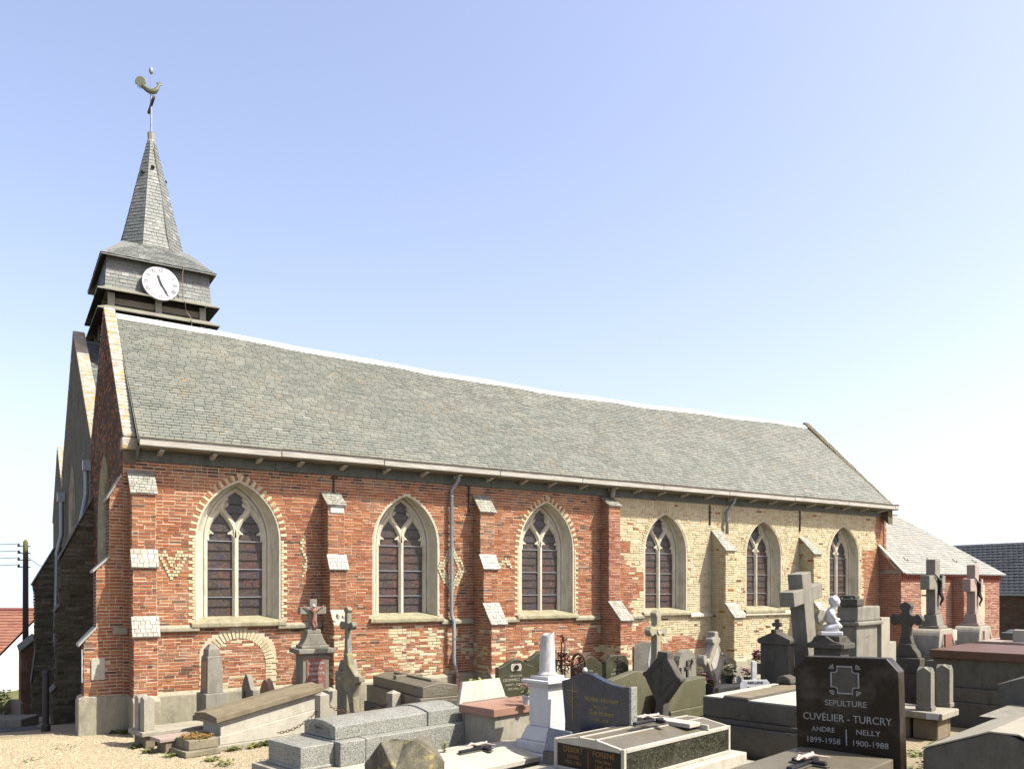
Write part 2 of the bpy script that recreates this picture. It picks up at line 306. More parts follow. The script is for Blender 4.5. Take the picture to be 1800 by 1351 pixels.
# ---------------------------------------------------------------- object helpers
def setp(o, label=None, cat=None, group=None, kind=None):
    if label: o['label'] = label
    if cat: o['category'] = cat
    if group: o['group'] = group
    if kind: o['kind'] = kind
    return o
def empty(name, label, cat, loc=(0, 0, 0), rot=0, group=None, tilt=(0, 0)):
    o = bpy.data.objects.new(name, None); COL.objects.link(o)
    o.location = loc if len(loc) == 3 else (loc[0], loc[1], 0)
    o.rotation_euler = (R(tilt[0]), R(tilt[1]), R(rot)); o.empty_display_size = .2
    return setp(o, label, cat, group)
def link(name, me, parent=None, loc=None):
    o = bpy.data.objects.new(name, me); COL.objects.link(o)
    if parent is not None: o.parent = parent
    if loc: o.location = loc
    return o
class MB:
    """collects boxes, prisms, tubes and lathes for one mesh"""
    def __init__(s): s.v = []; s.f = []; s.r = []; s.mi = []; s.cur = 0.0; s.m = 0
    def face(s, idx): s.f.append(idx); s.r.append(s.cur); s.mi.append(s.m)
    def add(s, vs, fs):
        b = len(s.v); s.v.extend(vs)
        for f in fs: s.face(tuple(b+i for i in f))
    def box(s, x0, x1, y0, y1, z0, z1):
        s.add([(x0, y0, z0), (x1, y0, z0), (x1, y1, z0), (x0, y1, z0), (x0, y0, z1), (x1, y0, z1), (x1, y1, z1), (x0, y1, z1)],
              [(0, 3, 2, 1), (4, 5, 6, 7), (0, 1, 5, 4), (1, 2, 6, 5), (2, 3, 7, 6), (3, 0, 4, 7)]); return s
    def cbox(s, cx, cy, z0, wx, wy, h): return s.box(cx-wx/2, cx+wx/2, cy-wy/2, cy+wy/2, z0, z0+h)
    def hexa(s, pts):
        """8 corners: bottom four ccw, top four"""
        s.add(pts, [(0, 3, 2, 1), (4, 5, 6, 7), (0, 1, 5, 4), (1, 2, 6, 5), (2, 3, 7, 6), (3, 0, 4, 7)]); return s
    def prism(s, poly, a, b, ax='y', tf=None):
        """poly of (u, w) pairs extruded along an axis; ax y: (x,z), x: (y,z), z: (x,y)"""
        n = len(poly)
        def P(p, t):
            q = {'y': (p[0], t, p[1]), 'x': (t, p[0], p[1]), 'z': (p[0], p[1], t)}[ax]
            return tuple(tf(q)) if tf else q
        s.add([P(p, a) for p in poly]+[P(p, b) for p in poly],
              [tuple(range(n)), tuple(range(2*n-1, n-1, -1))]+[(i, (i+1) % n+0, (i+1) % n+n, i+n) for i in range(n)]); return s
    def lathe(s, prof, seg=20, c=(0, 0, 0), cap=True):
        b = len(s.v)
        for r, z in prof:
            for i in range(seg):
                a = 2*math.pi*i/seg; s.v.append((c[0]+r*math.cos(a), c[1]+r*math.sin(a), c[2]+z))
        for j in range(len(prof)-1):
            for i in range(seg):
                k = (i+1) % seg; s.face((b+j*seg+i, b+j*seg+k, b+(j+1)*seg+k, b+(j+1)*seg+i))
        if cap:
            s.face(tuple(b+i for i in range(seg-1, -1, -1))); e = b+(len(prof)-1)*seg
            s.face(tuple(e+i for i in range(seg)))
        return s
    def tube(s, path, r, seg=8, cap=True):
        pts = [Vector(p) for p in path]; rr = r if isinstance(r, (list, tuple)) else [r]*len(pts)
        b = len(s.v); up0 = None
        for j, p in enumerate(pts):
            t = (pts[min(j+1, len(pts)-1)]-pts[max(j-1, 0)]).normalized()
            if up0 is None: up0 = Vector((0, 0, 1)) if abs(t.z) < .9 else Vector((1, 0, 0))
            sd_ = t.cross(up0).normalized(); u = sd_.cross(t).normalized(); up0 = u
            for i in range(seg):
                a = 2*math.pi*i/seg; q = p+(sd_*math.cos(a)+u*math.sin(a))*rr[j]; s.v.append(tuple(q))
        for j in range(len(pts)-1):
            for i in range(seg):
                k = (i+1) % seg; s.face((b+j*seg+i, b+j*seg+k, b+(j+1)*seg+k, b+(j+1)*seg+i))
        if cap:
            s.face(tuple(b+i for i in range(seg-1, -1, -1))); e = b+(len(pts)-1)*seg; s.face(tuple(e+i for i in range(seg)))
        return s
    def mesh(s, name, mats):
        me = bpy.data.meshes.new(name); me.from_pydata(s.v, [], s.f); me.validate(clean_customdata=False)
        a = me.attributes.new('rnd', 'FLOAT', 'FACE')
        if len(me.polygons) == len(s.r): a.data.foreach_set('value', s.r); me.polygons.foreach_set('material_index', s.mi)
        for m in (mats if isinstance(mats, (list, tuple)) else [mats]): me.materials.append(M[m] if isinstance(m, str) else m)
        return me
    def build(s, name, mats, parent=None, bevel=0, smooth=False, fix=True, sub=0, kind=None, label=None):
        me = s.mesh(name, mats)
        if fix:
            bm = bmesh.new(); bm.from_mesh(me); bmesh.ops.recalc_face_normals(bm, faces=bm.faces); bm.to_mesh(me); bm.free()
        if smooth: me.polygons.foreach_set('use_smooth', [True]*len(me.polygons))
        o = link(name, me, parent)
        if bevel:
            bv = o.modifiers.new('bevel', 'BEVEL'); bv.width = bevel*1.5; bv.segments = 2; bv.limit_method = 'ANGLE'; bv.angle_limit = R(35)
        if sub:
            sm = o.modifiers.new('sub', 'SUBSURF'); sm.levels = sub; sm.render_levels = sub
        if kind: o['kind'] = kind
        if label: o['label'] = label
        return o
def text(name, s, size, mat, parent, loc, rot=(90, 0, 0), align='CENTER', ext=.003, shear=0, sx=1):
    cu = bpy.data.curves.new(name, 'FONT'); cu.body = s; cu.size = size; cu.extrude = ext; cu.align_x = align; cu.shear = shear
    cu.resolution_u = 3
    t = bpy.data.objects.new(name, cu); COL.objects.link(t)
    dg = bpy.context.evaluated_depsgraph_get(); me = bpy.data.meshes.new_from_object(t.evaluated_get(dg))
    bpy.data.objects.remove(t)
    me.materials.clear(); me.materials.append(M[mat])
    o = link(name, me, parent, loc); o.rotation_euler = tuple(R(a) for a in rot); o.scale = (sx, 1, 1)
    return o
def plane_pt(o, ux, nrm):
    """frame on a wall: (u along, z up, d outwards) -> world"""
    o = Vector(o); ux = Vector(ux); nrm = Vector(nrm)
    return lambda u, z, d=0: tuple(o+ux*u+nrm*d+Vector((0, 0, z)))

# ================================================================ ground and setting
def ground_z(x, y):
    z = 0.0
    if x < 2 and y > .5: z = -0.115*(y-.5)
    elif y > .5: z = -0.115*(y-.5)*1.0
    z = max(z, -2.4)
    if y > 60: z -= (y-60)*.06
    return z
def build_ground():
    g = MB(); xs = [-400, -150, -60, -30, -15, -8, -5, -3, -2, -1, 0, 2, 5, 10, 15, 20, 26, 32, 40, 60, 120, 400]
    ys = [-60, -30, -20, -16, -12, -9, -6, -4, -2, -1, 0, .5, 2, 4, 7, 10, 14, 18, 22, 30, 60, 150, 600]
    for y in ys:
        for x in xs: g.v.append((x, y, ground_z(x, y)))
    n = len(xs)
    for j in range(len(ys)-1):
        for i in range(n-1):
            far = xs[i] >= 31 or ys[j] >= 22 or xs[i+1] <= -15
            g.m = 1 if far else 0
            g.face((j*n+i, j*n+i+1, (j+1)*n+i+1, (j+1)*n+i))
    o = g.build('ground', ['gravel', 'grass'], fix=False); setp(o, kind='structure')
    p = MB()
    pts = [(-12, 3.4), (-1.1, 3.0), (-1.2, 5.2), (-.9, 9), (-12, 10)]
    p.add([(x, y, ground_z(x, y)+.006) for x, y in pts], [tuple(range(len(pts)))])
    setp(p.build('path', 'asph', fix=False), kind='structure')
    # loose stones on the gravel in front
    b = MB(); rr = random.Random(3)
    def drop(n, x0, x1, y0, y1, ok=lambda x, y: True):
        for _ in range(n):
            x = rr.uniform(x0, x1); y = rr.uniform(y0, y1)
            if not ok(x, y): continue
            z = ground_z(x, y); s = rr.uniform(.006, .015)*(1 if rr.random() < .95 else 1.7); h = s*rr.uniform(.4, .9)
            a = rr.uniform(0, 6.28); c, d = math.cos(a)*s, math.sin(a)*s; t = rr.uniform(.5, 1)
            b.cur = rr.random()
            b.add([(x+c, y+d, z), (x-d*t, y+c*t, z), (x-c, y-d, z), (x+d*t, y-c*t, z), (x+c*.3, y+d*.3, z+h)],
                  [(0, 1, 4), (1, 2, 4), (2, 3, 4), (3, 0, 4)])
    drop(42000, -3.6, 2.2, -4.6, .3, lambda x, y: y < -.1 or x < -.7)
    drop(5000, 5, 10, -7.5, -2)
    setp(b.build('loose_gravel', 'pebble', fix=False), 'loose beige gravel stones scattered on the churchyard ground', 'gravel', kind='stuff')
build_ground()

# ================================================================ church
church = empty('church', 'old red and yellow brick village church with slate roof and clock steeple', 'church', (0, 0, 0))
BR = []; SL = []; ST = []      # every brick, slate and rubble stone, split into objects later
rb = random.Random(11)
def courses(fr, u0, u1, z0, z1, parent, tone, opening=None, limits=None, h=.0625, L=.215, gap=.0145, d0=.008, dv=.006, store=None, rowj=.004, stret=.6):
    store = BR if store is None else store
    k = 0; z = z0
    while z < z1-.02:
        hh = min(h, z1-z); zm = z+hh/2
        a, b = (u0, u1) if limits is None else limits(zm)
        if b-a < .04: z += h; continue
        block = sorted(opening(zm)) if opening else []
        spans = []; c = a
        for p, q in block:
            if q <= a or p >= b: continue
            if p > c: spans.append((c, p))
            c = max(c, q)
        if c < b: spans.append((c, b))
        for p, q in spans:
            u = p; first = True
            while u < q-.012:
                l = L if rb.random() < stret else L*.49
                if first: l *= rb.choice([.5, 1, .75]) if k % 2 else 1; first = False
                e = min(u+l, q)
                if q-e < .05: e = q
                t = tone((u+e)/2, zm)
                if t:
                    uu0, uu1 = u+gap*.40, e-gap*.40
                    if uu1-uu0 > .015:
                        j = lambda: rb.uniform(-rowj, rowj)
                        d = d0+rb.uniform(-dv, dv)
                        zz0, zz1 = z+gap*.62+j()*.6, z+hh-gap*.62+j()*.6
                        store.append((fr, (uu0+j(), uu1+j(), zz0, zz1, d, -.02, j(), j()), t, rb.random(), parent))
                u = e
        z += h; k += 1
def piece_pts(fr, g):
    a, b, z0, z1, d, db, j1, j2 = g
    return [fr(a, z0, db), fr(b, z0, db), fr(b, z1, db), fr(a, z1, db), fr(a, z0+j1*.5, d+j1*.5), fr(b, z0+j2*.5, d+j2*.5), fr(b, z1-j1*.5, d-j2*.5), fr(a, z1-j2*.5, d)]
PF = [(4, 5, 6, 7), (0, 1, 5, 4), (1, 2, 6, 5), (2, 3, 7, 6), (3, 0, 4, 7)]
def tess(name, mat, parent, fr, outer, holes=(), d=0.0):
    from mathutils.geometry import tessellate_polygon
    loops = [[Vector((p[0], p[1], 0)) for p in outer]]+[[Vector((p[0], p[1], 0)) for p in h] for h in holes]
    tr = tessellate_polygon(loops); flatp = [p for l in loops for p in l]
    b = MB(); b.add([fr(p.x, p.y, d) for p in flatp], [tuple(t) for t in tr])
    return b.build(name, mat, parent)

# --- arches
def archR(a, r): return (a*a+r*r)/(2*a)
def arch_half(z, a, zs, za):
    if z <= zs: return a
    if z >= za: return 0
    R_ = archR(a, za-zs); return max(0, (a-R_)+math.sqrt(max(0, R_*R_-(z-zs)**2)))
def arch_pts(cx, a, z0, zs, za, n=12):
    zz = [z0]+[zs+(za-zs)*(1-math.cos(math.pi/2*i/n))*1.0 if False else zs+(za-zs)*math.sin(math.pi/2*i/n) for i in range(n+1)]
    left = [(cx-arch_half(z, a, zs, za), z) for z in zz]
    return left+[(2*cx-x, z) for x, z in reversed(left[:-1])]

S = plane_pt((0, 0, 0), (1, 0, 0), (0, -1, 0))          # south wall frame: u = x, d towards the viewer
WIN = [(2.105, .83, 4.80, 'ring'), (5.755, .80, 4.74, 'pale'), (9.56, .83, 4.80, 'ring'), (13.53, .79, 4.70, 'flush'), (17.48, .79, 4.66, 'flush'), (21.33, .79, 4.66, 'flush')]
SILLZ, SPRZ = 2.04, 3.62
yedge = lambda z: 11.6 if z > 4.3 else 11.6+(4.3-z)*.62+.25*math.sin(z*7) if z > 3.2 else 12.5+.35*math.sin(z*5.1)
def dist_poly(u, z, pts):
    best = 9
    for (a, b), (c, d) in zip(pts, pts[1:]):
        L2 = (c-a)**2+(d-b)**2; t = max(0, min(1, ((u-a)*(c-a)+(z-b)*(d-b))/L2))
        best = min(best, math.hypot(u-a-t*(c-a), z-b-t*(d-b)))
    return best
HEART = [(.62, 3.26), (.86, 2.87), (1.09, 3.26), (.98, 3.33), (.86, 3.12), (.74, 3.33), (.62, 3.26)]
DIAM = [(6.87, 3.62), (7.22, 3.08), (6.87, 2.55), (6.55, 3.08), (6.87, 3.62)]
XMARK = [(3.42, 3.72), (3.36, 3.45), (3.47, 3.2), (3.40, 2.9)]
XM3 = [(8.05, 3.30), (8.20, 3.18), (8.33, 3.32), (8.50, 3.18)]
def tone_s(u, z):
    n = noise.noise(Vector((u*1.3, z*2.4, 3)))
    if u < 11.6:
        pass
        if 3.1 < u < 11.5 and z < 1.7 and n > .12 and rb.random() < .65: return 'yel' if rb.random() < .7 else 'pinkred'
        if 5.4 < u < 6.6 and z < 1.8 and rb.random() < .5: return 'yel'
        if z > 4.85 and rb.random() < .45: return 'dark'
        if rb.random() < .05: return 'dark'
        return 'red'
    if 22.3 < u and z < 3.9: return 'red'
    if u > 23.0: return 'red'
    if u < 12.8 and z < 3.9 and u < yedge(z)+.1 and z > 1.85: return 'red' if rb.random() < .94 else 'yel'
    if u < 14.2 and z < 1.7-(u-12.4)*.45 + .25*math.sin(u*6): return 'red'
    if 13.2 < u < 16.2 and .95 < z < 1.25+.1*math.sin(u*5) : return 'red'
    r = rb.random()
    return 'yel' if r < .978 else ('dark' if r < .99 else 'red')
def open_s(z):
    out = []
    for cx, a, za, kind in WIN:
        aa = a+(.12 if kind == 'ring' else .02 if kind == 'pale' else 0); zt = za+(.12 if kind == 'ring' else .1 if kind=='flush' else .02)
        if kind == 'flush': aa = a + (.02 if z < SPRZ+.2 else .11)
        if SILLZ-.12 < z < zt:
            h = arch_half(z, aa, SPRZ, zt)
            if z < SILLZ: h = a+.10
            if kind == 'ring' and z < SPRZ-.0: h = a+(.06 if int(z/.0625) % 2 else .13)
            if h > 0: out.append((cx-h, cx+h))
    for _, bx0, bx1, st in BUT:
        if z < st[0][1]-.04: out.append((bx0+.02, bx1-.02))
    # bricked-up arch under the first window
    if z < 1.86:
        hh = arch_seg(z, .74, 1.86)
        if hh > 0: out.append((2.10-hh, 2.10+hh))
    if z > .66 and False: pass
    return out
def arch_seg(z, a, ztop):
    zs = ztop-.50
    if z <= zs: return a
    t = (z-zs)/.50
    return a*math.sqrt(max(0, 1-t*t))
BUT = [  # x0, x1, stages from the top: (projection, z bottom, z top of the weathering above, z bottom of it)
    ('b1', .10, .50, [(.42, 4.85, 4.40), (.55, 3.36, 3.05), (.66, 2.14, 1.80)]),
    ('b2', 3.80, 4.16, [(.38, 4.67, 4.38), (.50, 3.34, 3.05), (.72, 2.20, 1.92)]),
    ('b3', 7.46, 7.84, [(.32, 4.83, 4.42), (.48, 3.42, 3.10), (.82, 2.30, 1.84)]),
    ('b4', 11.25, 11.62, [(.34, 5.02, 4.76), (.80, 2.30, 1.84)]),
    ('b5', 15.28, 15.66, [(.52, 4.28, 3.70), (.84, 2.22, 1.83)]),
    ('b6', 19.10, 19.46, [(.52, 4.22, 3.68), (.84, 2.22, 1.83)])]
BUTX = [(b[1], b[2]) for b in BUT]

wall = tess('wall', 'mortar', church, S, [(0, -1.2), (23.45, -1.2), (23.45, 5.3), (0, 5.3)],
            [arch_pts(cx, a, SILLZ-.1, SPRZ, za)[::-1] for cx, a, za, k in WIN])
wall['label'] = 'long south nave wall, red brick to the west and yellow brick to the east'
courses(S, .0, 23.45, .69, 5.10, wall, tone_s, open_s)
# bricked-up arch
def blind():
    S2 = plane_pt((0, 0, 0), (1, 0, 0), (0, -1, 0))
    t = lambda u, z: 'red' if rb.random() < .9 else 'yel'
    ap = .52
    def lim(z): h = arch_seg(z, ap, 1.66); return (2.10-h, 2.10+h)
    courses(S2, 1.5, 2.7, .69, 1.66, wall, t, limits=lim, d0=.006, h=.058, rowj=.007)
    # ring of pale headers
    for k in range(26):
        t0 = math.pi*k/26; t1 = math.pi*(k+1)/26
        def P(r, t): return (2.10-math.cos(t)*(ap+r), 1.16+math.sin(t)*(.50+r))
        pts = [P(.0, t0+.02), P(.0, t1-.02), P(.19, t1-.02), P(.19, t0+.02)]
        if k%2: pts = [P(.0, t0+.02), P(.0, t1-.02), P(.17, t1-.02), P(.17, t0+.02)]
        ST.append((S, pts, .014+rb.uniform(-.004, .006), 'yel', rb.random(), wall))
    for sgn in (-1, 1):
        z = .70; k = 0
        while z < 1.14:
            w = .12+.10*(k % 2)+rb.uniform(0, .04)
            a, b = sorted((2.10+sgn*ap, 2.10+sgn*(ap+w)))
            ST.append((S, [(a+.005, z+.005), (b-.005, z+.005), (b-.005, z+.055), (a+.005, z+.055)], .012+rb.uniform(-.003, .005), 'yel', rb.random(), wall)); z += .0625; k += 1
blind()
# voussoir rings
def ring(cx, a, za, d=.12, mat='yel', step=.064, alt=True):
    pts = arch_pts(cx, a+.004, SPRZ, SPRZ, za+.004, 40)
    # resample by length
    def walk(pp):
        out = [pp[0]]; acc = 0
        for p, q in zip(pp, pp[1:]):
            L = math.hypot(q[0]-p[0], q[1]-p[1]); 
            while acc+L >= step:
                t = (step-acc)/L; p = (p[0]+(q[0]-p[0])*t, p[1]+(q[1]-p[1])*t); out.append(p); L = math.hypot(q[0]-p[0], q[1]-p[1]); acc = 0
            acc += L
        return out
    w = walk(pts[1:])
    for i in range(len(w)-1):
        p, q = w[i], w[i+1]; tx, tz = q[0]-p[0], q[1]-p[1]; L = math.hypot(tx, tz); nx, nz = -tz/L, tx/L
        g = .008/L; p1 = (p[0]+tx*g, p[1]+tz*g); q1 = (q[0]-tx*g, q[1]-tz*g)
        m = mat if not alt or i % 2 == 0 else 'red'
        dd = d*(1 if i % 2 == 0 else .93)
        ST.append((S, [(p1[0], p1[1]), (q1[0], q1[1]), (q1[0]+nx*dd, q1[1]+nz*dd), (p1[0]+nx*dd, p1[1]+nz*dd)][::-1], .013+rb.uniform(-.003, .004), m, rb.random(), wall))
    if alt:
        z = SILLZ+.02; k = 0
        while z < SPRZ-.03:
            k = int((z+.03)/.0625); w_ = .06 if k % 2 else .13
            for sgn in (-1, 1):
                a0, b0 = sorted((cx+sgn*(a+.006), cx+sgn*(a+w_)))
                ST.append((S, [(a0+.003, z+.004), (b0-.004, z+.004), (b0-.004, z+.055), (a0+.003, z+.055)], .014+rb.uniform(-.003, .003), 'yel', rb.random(), wall))
            z += .0625
for cx, a, za, k in WIN:
    if k == 'ring': ring(cx, a, za)
    elif k == 'flush': ring(cx, a, za, .105, 'yel', .068, False)

# pale headers laid in patterns
def pattern(pts):
    done = set()
    for (a, b), (c, d) in zip(pts, pts[1:]):
        L = math.hypot(c-a, d-b); n_ = int(L/.02)+1
        for i in range(n_+1):
            u, z = a+(c-a)*i/n_, b+(d-b)*i/n_; r_ = int((z-.69)/.0625); q = round((u+(.03 if r_ % 2 else 0))/.06)
            if (q, r_) in done: continue
            done.add((q, r_)); u0 = q*.06-(.03 if r_ % 2 else 0)-.03; z0 = .69+r_*.0625
            ST.append((S, [(u0+.004, z0+.007), (u0+.056, z0+.007), (u0+.056, z0+.056), (u0+.004, z0+.056)], .021+rb.uniform(-.002, .003), 'yel', rb.random(), wall))
for p_ in (HEART, DIAM, XMARK, XM3): pattern(p_)
pattern([(6.87, 3.5), (7.10, 3.08), (6.87, 2.66), (6.66, 3.08), (6.87, 3.5)])
# --- windows
def ribbon(b, path, hw, y0, y1, T):
    """stone bar along a path in the window plane, chamfered towards the front"""
    n = len(path); L = []; Rr = []; hws = hw if isinstance(hw, list) else [hw]*n
    for i in range(n):
        p = path[max(i-1, 0)]; q = path[min(i+1, n-1)]; tx, tz = q[0]-p[0], q[1]-p[1]; l = math.hypot(tx, tz) or 1
        nx, nz = -tz/l, tx/l; L.append((nx, nz)); 
    base = len(b.v)
    for (x, z), (nx, nz), h in zip(path, L, hws):
        for off, y in ((h, y1), (h, y0+h*.7), (h*.30, y0), (-h*.30, y0), (-h, y0+h*.7), (-h, y1)):
            b.v.append(T(x+nx*off, z+nz*off, y))
    for i in range(n-1):
        for j in range(5): b.face((base+i*6+j, base+i*6+j+1, base+(i+1)*6+j+1, base+(i+1)*6+j))
    b.face(tuple(base+j for j in range(6))); b.face(tuple(base+(n-1)*6+j for j in range(5, -1, -1)))
def smooth_path(p, n=5):
    out = []
    for i in range(len(p)-1):
        p0 = p[max(i-1, 0)]; p1 = p[i]; p2 = p[i+1]; p3 = p[min(i+2, len(p)-1)]
        for k in range(n):
            t = k/n
            out.append(tuple(.5*(2*p1[c]+(p2[c]-p0[c])*t+(2*p0[c]-5*p1[c]+4*p2[c]-p3[c])*t*t+(-p0[c]+3*p1[c]-3*p2[c]+p3[c])*t**3) for c in (0, 1)))
    return out+[p[-1]]
def window(cx, a, za, T, parent, sill=SILLZ, spr=SPRZ, hin=.595, dep=.30, apex_in=4.66, top=True):
    """T(u, z, y): y grows into the wall"""
    w = bpy.data.objects.new('window', None); COL.objects.link(w); w.parent = parent
    rv = MB(); rings = [(a, -.004, za), (a-.035, .0, za-.035), (a-.05, .045, za-.05), (hin+.075, dep-.05, apex_in+.09), (hin+.04, dep-.03, apex_in+.05), (hin+.035, dep+.06, apex_in+.045)]
    n = None
    for aa, y, zz in rings:
        p = arch_pts(cx, aa, sill-.02, spr, zz); n = len(p); rv.v.extend(T(x, z, y) for x, z in p)
    for j in range(len(rings)-1):
        for i in range(n-1): rv.face((j*n+i, j*n+i+1, (j+1)*n+i+1, (j+1)*n+i))
    o = rv.build('reveal', 'limestone', w)
    sl = MB()
    def q(x0, x1, y0, y1, z0, z1, z1b):
        sl.hexa([T(x0, z0, y0), T(x1, z0, y0), T(x1, z0, y1), T(x0, z0, y1), T(x0, z1, y0), T(x1, z1, y0), T(x1, z1b, y1), T(x0, z1b, y1)])
    q(cx-a-.09, cx+a+.09, -.10, -.002, sill-.15, sill-.06, sill-.03); q(cx-a+.003, cx+a-.003, -.003, dep+.08, sill-.15, sill-.025, sill+.06)
    sl.build('sill', 'sill', w, bevel=.012)
    fr = MB()
    p = arch_pts(cx, hin, sill+.0, spr, apex_in, 14); ribbon(fr, p, .055, dep-.02, dep+.1, T)
    # Y tracery in units of the half width
    U = hin; zz0 = spr+.02; rise = (apex_in-zz0)/1.63
    def P(l): return smooth_path([(cx+x*U, zz0+z*rise) for x, z in l])
    for s in (-1, 1):
        ribbon(fr, P([(0, -.1), (s*.03, .32), (s*.16, .58), (s*.36, .82), (s*.47, 1.0), (s*.46, 1.12)]), .066, dep-.01, dep+.1, T)
        ribbon(fr, P([(s*.46, 1.0), (s*.42, 1.15), (s*.36, 1.27), (s*.30, 1.36)]), .068, dep-.006, dep+.1, T)
        ribbon(fr, P([(s*.96, -.05), (s*.95, .25), (s*.88, .50), (s*.70, .76), (s*.47, 1.02)]), .066, dep-.012, dep+.1, T)
        # cusps of each light
        for (x0, x1) in ((s*.97, s*.72), (s*.02, s*.25)):
            pc = smooth_path([(cx+x0*U, zz0+.02*rise), (cx+(x0*.55+x1*.45)*U, zz0+.17*rise), (cx+x1*U, zz0+.16*rise)], 4)
            ribbon(fr, pc, [.047*(1-.7*i/(len(pc)-1)) for i in range(len(pc))], dep+.004, dep+.08, T)
            pc = smooth_path([(cx+x0*U, zz0+.42*rise), (cx+(x0*.6+x1*.4)*U, zz0+.24*rise), (cx+x1*U, zz0+.16*rise)], 4)
            ribbon(fr, pc, [.047*(1-.7*i/(len(pc)-1)) for i in range(len(pc))], dep+.006, dep+.08, T)
        pc = smooth_path([(cx+s*.44*U, zz0+1.02*rise), (cx+s*.30*U, zz0+1.08*rise), (cx+s*.24*U, zz0+1.16*rise)], 4)
        ribbon(fr, pc, [.047*(1-.6*i/(len(pc)-1)) for i in range(len(pc))], dep+.005, dep+.08, T)
    fr.build('tracery', 'limestone', w)
    m = MB(); ribbon(m, [(cx, sill+.02), (cx, spr+.05)], .06, dep-.03, dep+.1, T); m.build('mullion', 'limestone', w)
    # leaded panes between the saddle bars
    zb = sill+.06; rows = 8; hh = (spr-.02-zb)/rows
    for s in (-1, 1):
        x0, x1 = sorted((cx+s*.05, cx+s*(hin-.03)))
        for r in range(rows):
            pm = MB(); tl = rb.uniform(-.010, .010)
            pm.add([T(x0, zb+r*hh+.004, dep+.05+tl), T(x1, zb+r*hh+.004, dep+.05-tl), T(x1, zb+(r+1)*hh-.004, dep+.05-tl), T(x0, zb+(r+1)*hh-.004, dep+.05+tl)], [(0, 1, 2, 3)])
            pm.build('glass_pane', 'glass', w)
    head = MB(); p = arch_pts(cx, hin-.01, spr-.016, spr, apex_in-.01); head.add([T(x, z, dep+.055) for x, z in p], [tuple(range(len(p)))])
    head.build('glass_head', 'glass', w)
    br = MB()
    for r in range(1, rows+6):
        z = zb+r*hh
        if z > apex_in-.15: break
        h = arch_half(z, hin, spr, apex_in)-.03
        if r in (2, 5, 8):
            br.m = 1; t, f_ = .008, .02
        else: br.m = 0; t, f_ = .0065, .03
        if z > spr: br.m = 0; t = .006
        br.hexa([T(cx-h, z-t, dep+f_), T(cx+h, z-t, dep+f_), T(cx+h, z-t, dep+.049), T(cx-h, z-t, dep+.049), T(cx-h, z+t, dep+f_), T(cx+h, z+t, dep+f_), T(cx+h, z+t, dep+.049), T(cx-h, z+t, dep+.049)])
    br.build('saddle_bar', ['iron', 'zinc'], w)
    return w
TS = lambda u, z, y: (u, y, z)
for cx, a, za, k in WIN: window(cx, a, za, TS, church)
back = MB(); back.box(.5, 23, .62, .66, 1.5, 5.2); back.build('inner_wall', 'dark_void', church)

# --- plinth, string course
pl = MB()
prev = 0.0
def plinth_run(b, x0, x1, dd=.09, zt=.68):
    b.prism([(0.0, -1.2), (-dd, -1.2), (-dd, zt-.06), (-dd+.05, zt), (0.0, zt+.005)], x0, x1, 'x')
edges = [(.0, .08)]+[]
segs = []; c = 0.0
for x0, x1 in BUTX: segs.append((c, x0-.0)); c = x1
segs.append((c, 23.42))
for i, (x0, x1) in enumerate(segs):
    if x1-x0 < .12: continue
    b = MB(); plinth_run(b, x0, x1, .09 if i < 3 else .06, .68+(-.08 if i > 3 else 0)); b.build('plinth', 'plinth', church, bevel=.01)
def string(x0, x1, mat='plinth'):
    b = MB(); b.prism([(-.012, 1.80), (-.085, 1.83), (-.085, 1.90), (-.012, 1.955)], x0, x1, 'x'); b.build('string_course', mat, church, bevel=.008)
for a, b_ in ((.52, 1.34), (2.86, 3.78), (6.6, 7.44), (7.9, 8.7), (10.4, 11.2), (11.7, 12.7), (14.4, 15.26), (15.7, 19.06), (19.5, 23.1)): string(a, b_, 'limestone' if b_ > 14 else 'plinth')

# --- buttresses
def slate_quad(bl, br_, tr, tl, parent, mat='slate', w=.20, e=.10, over=.0, th=.007, lift=.016, store=None, keep=1.0, wj=.25, gw=.004):
    store = SL if store is None else store
    bl, br_, tr, tl = map(Vector, (bl, br_, tr, tl))
    nrm = ((br_-bl).cross(tl-bl)).normalized() if (tl-bl).length > 1e-4 else Vector((0, 0, 1))
    if (tr-br_).length > (tl-bl).length*1.2: nrm = ((br_-bl).cross(tr-br_)).normalized()
    H = max(((tl+tr)/2-(bl+br_)/2).length, 1e-3); rows = max(1, round(H/e))
    for r in range(rows):
        t0, t1 = r/rows, (r+1)/rows
        A, B = bl.lerp(tl, t0), br_.lerp(tr, t0); C_, D_ = br_.lerp(tr, t1), bl.lerp(tl, t1)
        W = (B-A).length
        if W < .03: continue
        cuts = [0]; x = w*(.5 if r % 2 else 1)*rb.uniform(1-wj, 1+wj)
        while x < W-.3*w: cuts.append(x/W); x += w*rb.uniform(1-wj, 1+wj)
        cuts.append(1)
        for s0, s1 in zip(cuts, cuts[1:]):
            g = min(gw/W, .2*(s1-s0)); d = lift+rb.uniform(-.004, .006)
            a = A.lerp(B, s0+g); b = A.lerp(B, s1-g); c = D_.lerp(C_, s1-g); dd = D_.lerp(C_, s0+g)
            ex = (a-dd)*rb.uniform(0, .06)+(a-dd)*.04
            store.append(([a+ex, b+ex, c, dd], nrm, d, th, mat, rb.random(), parent))
def slate_pts(s):
    (a, b, c, d), n, l, th, *_ = s
    lo = n*l; hi = n*.003
    return [a+lo-n*th, b+lo-n*th, c+hi, d+hi, a+lo, b+lo, c+hi+n*th*.5, d+hi+n*th*.5]
SFZ = [(4, 5, 6, 7), (0, 1, 5, 4), (1, 2, 6, 5), (3, 0, 4, 7)]
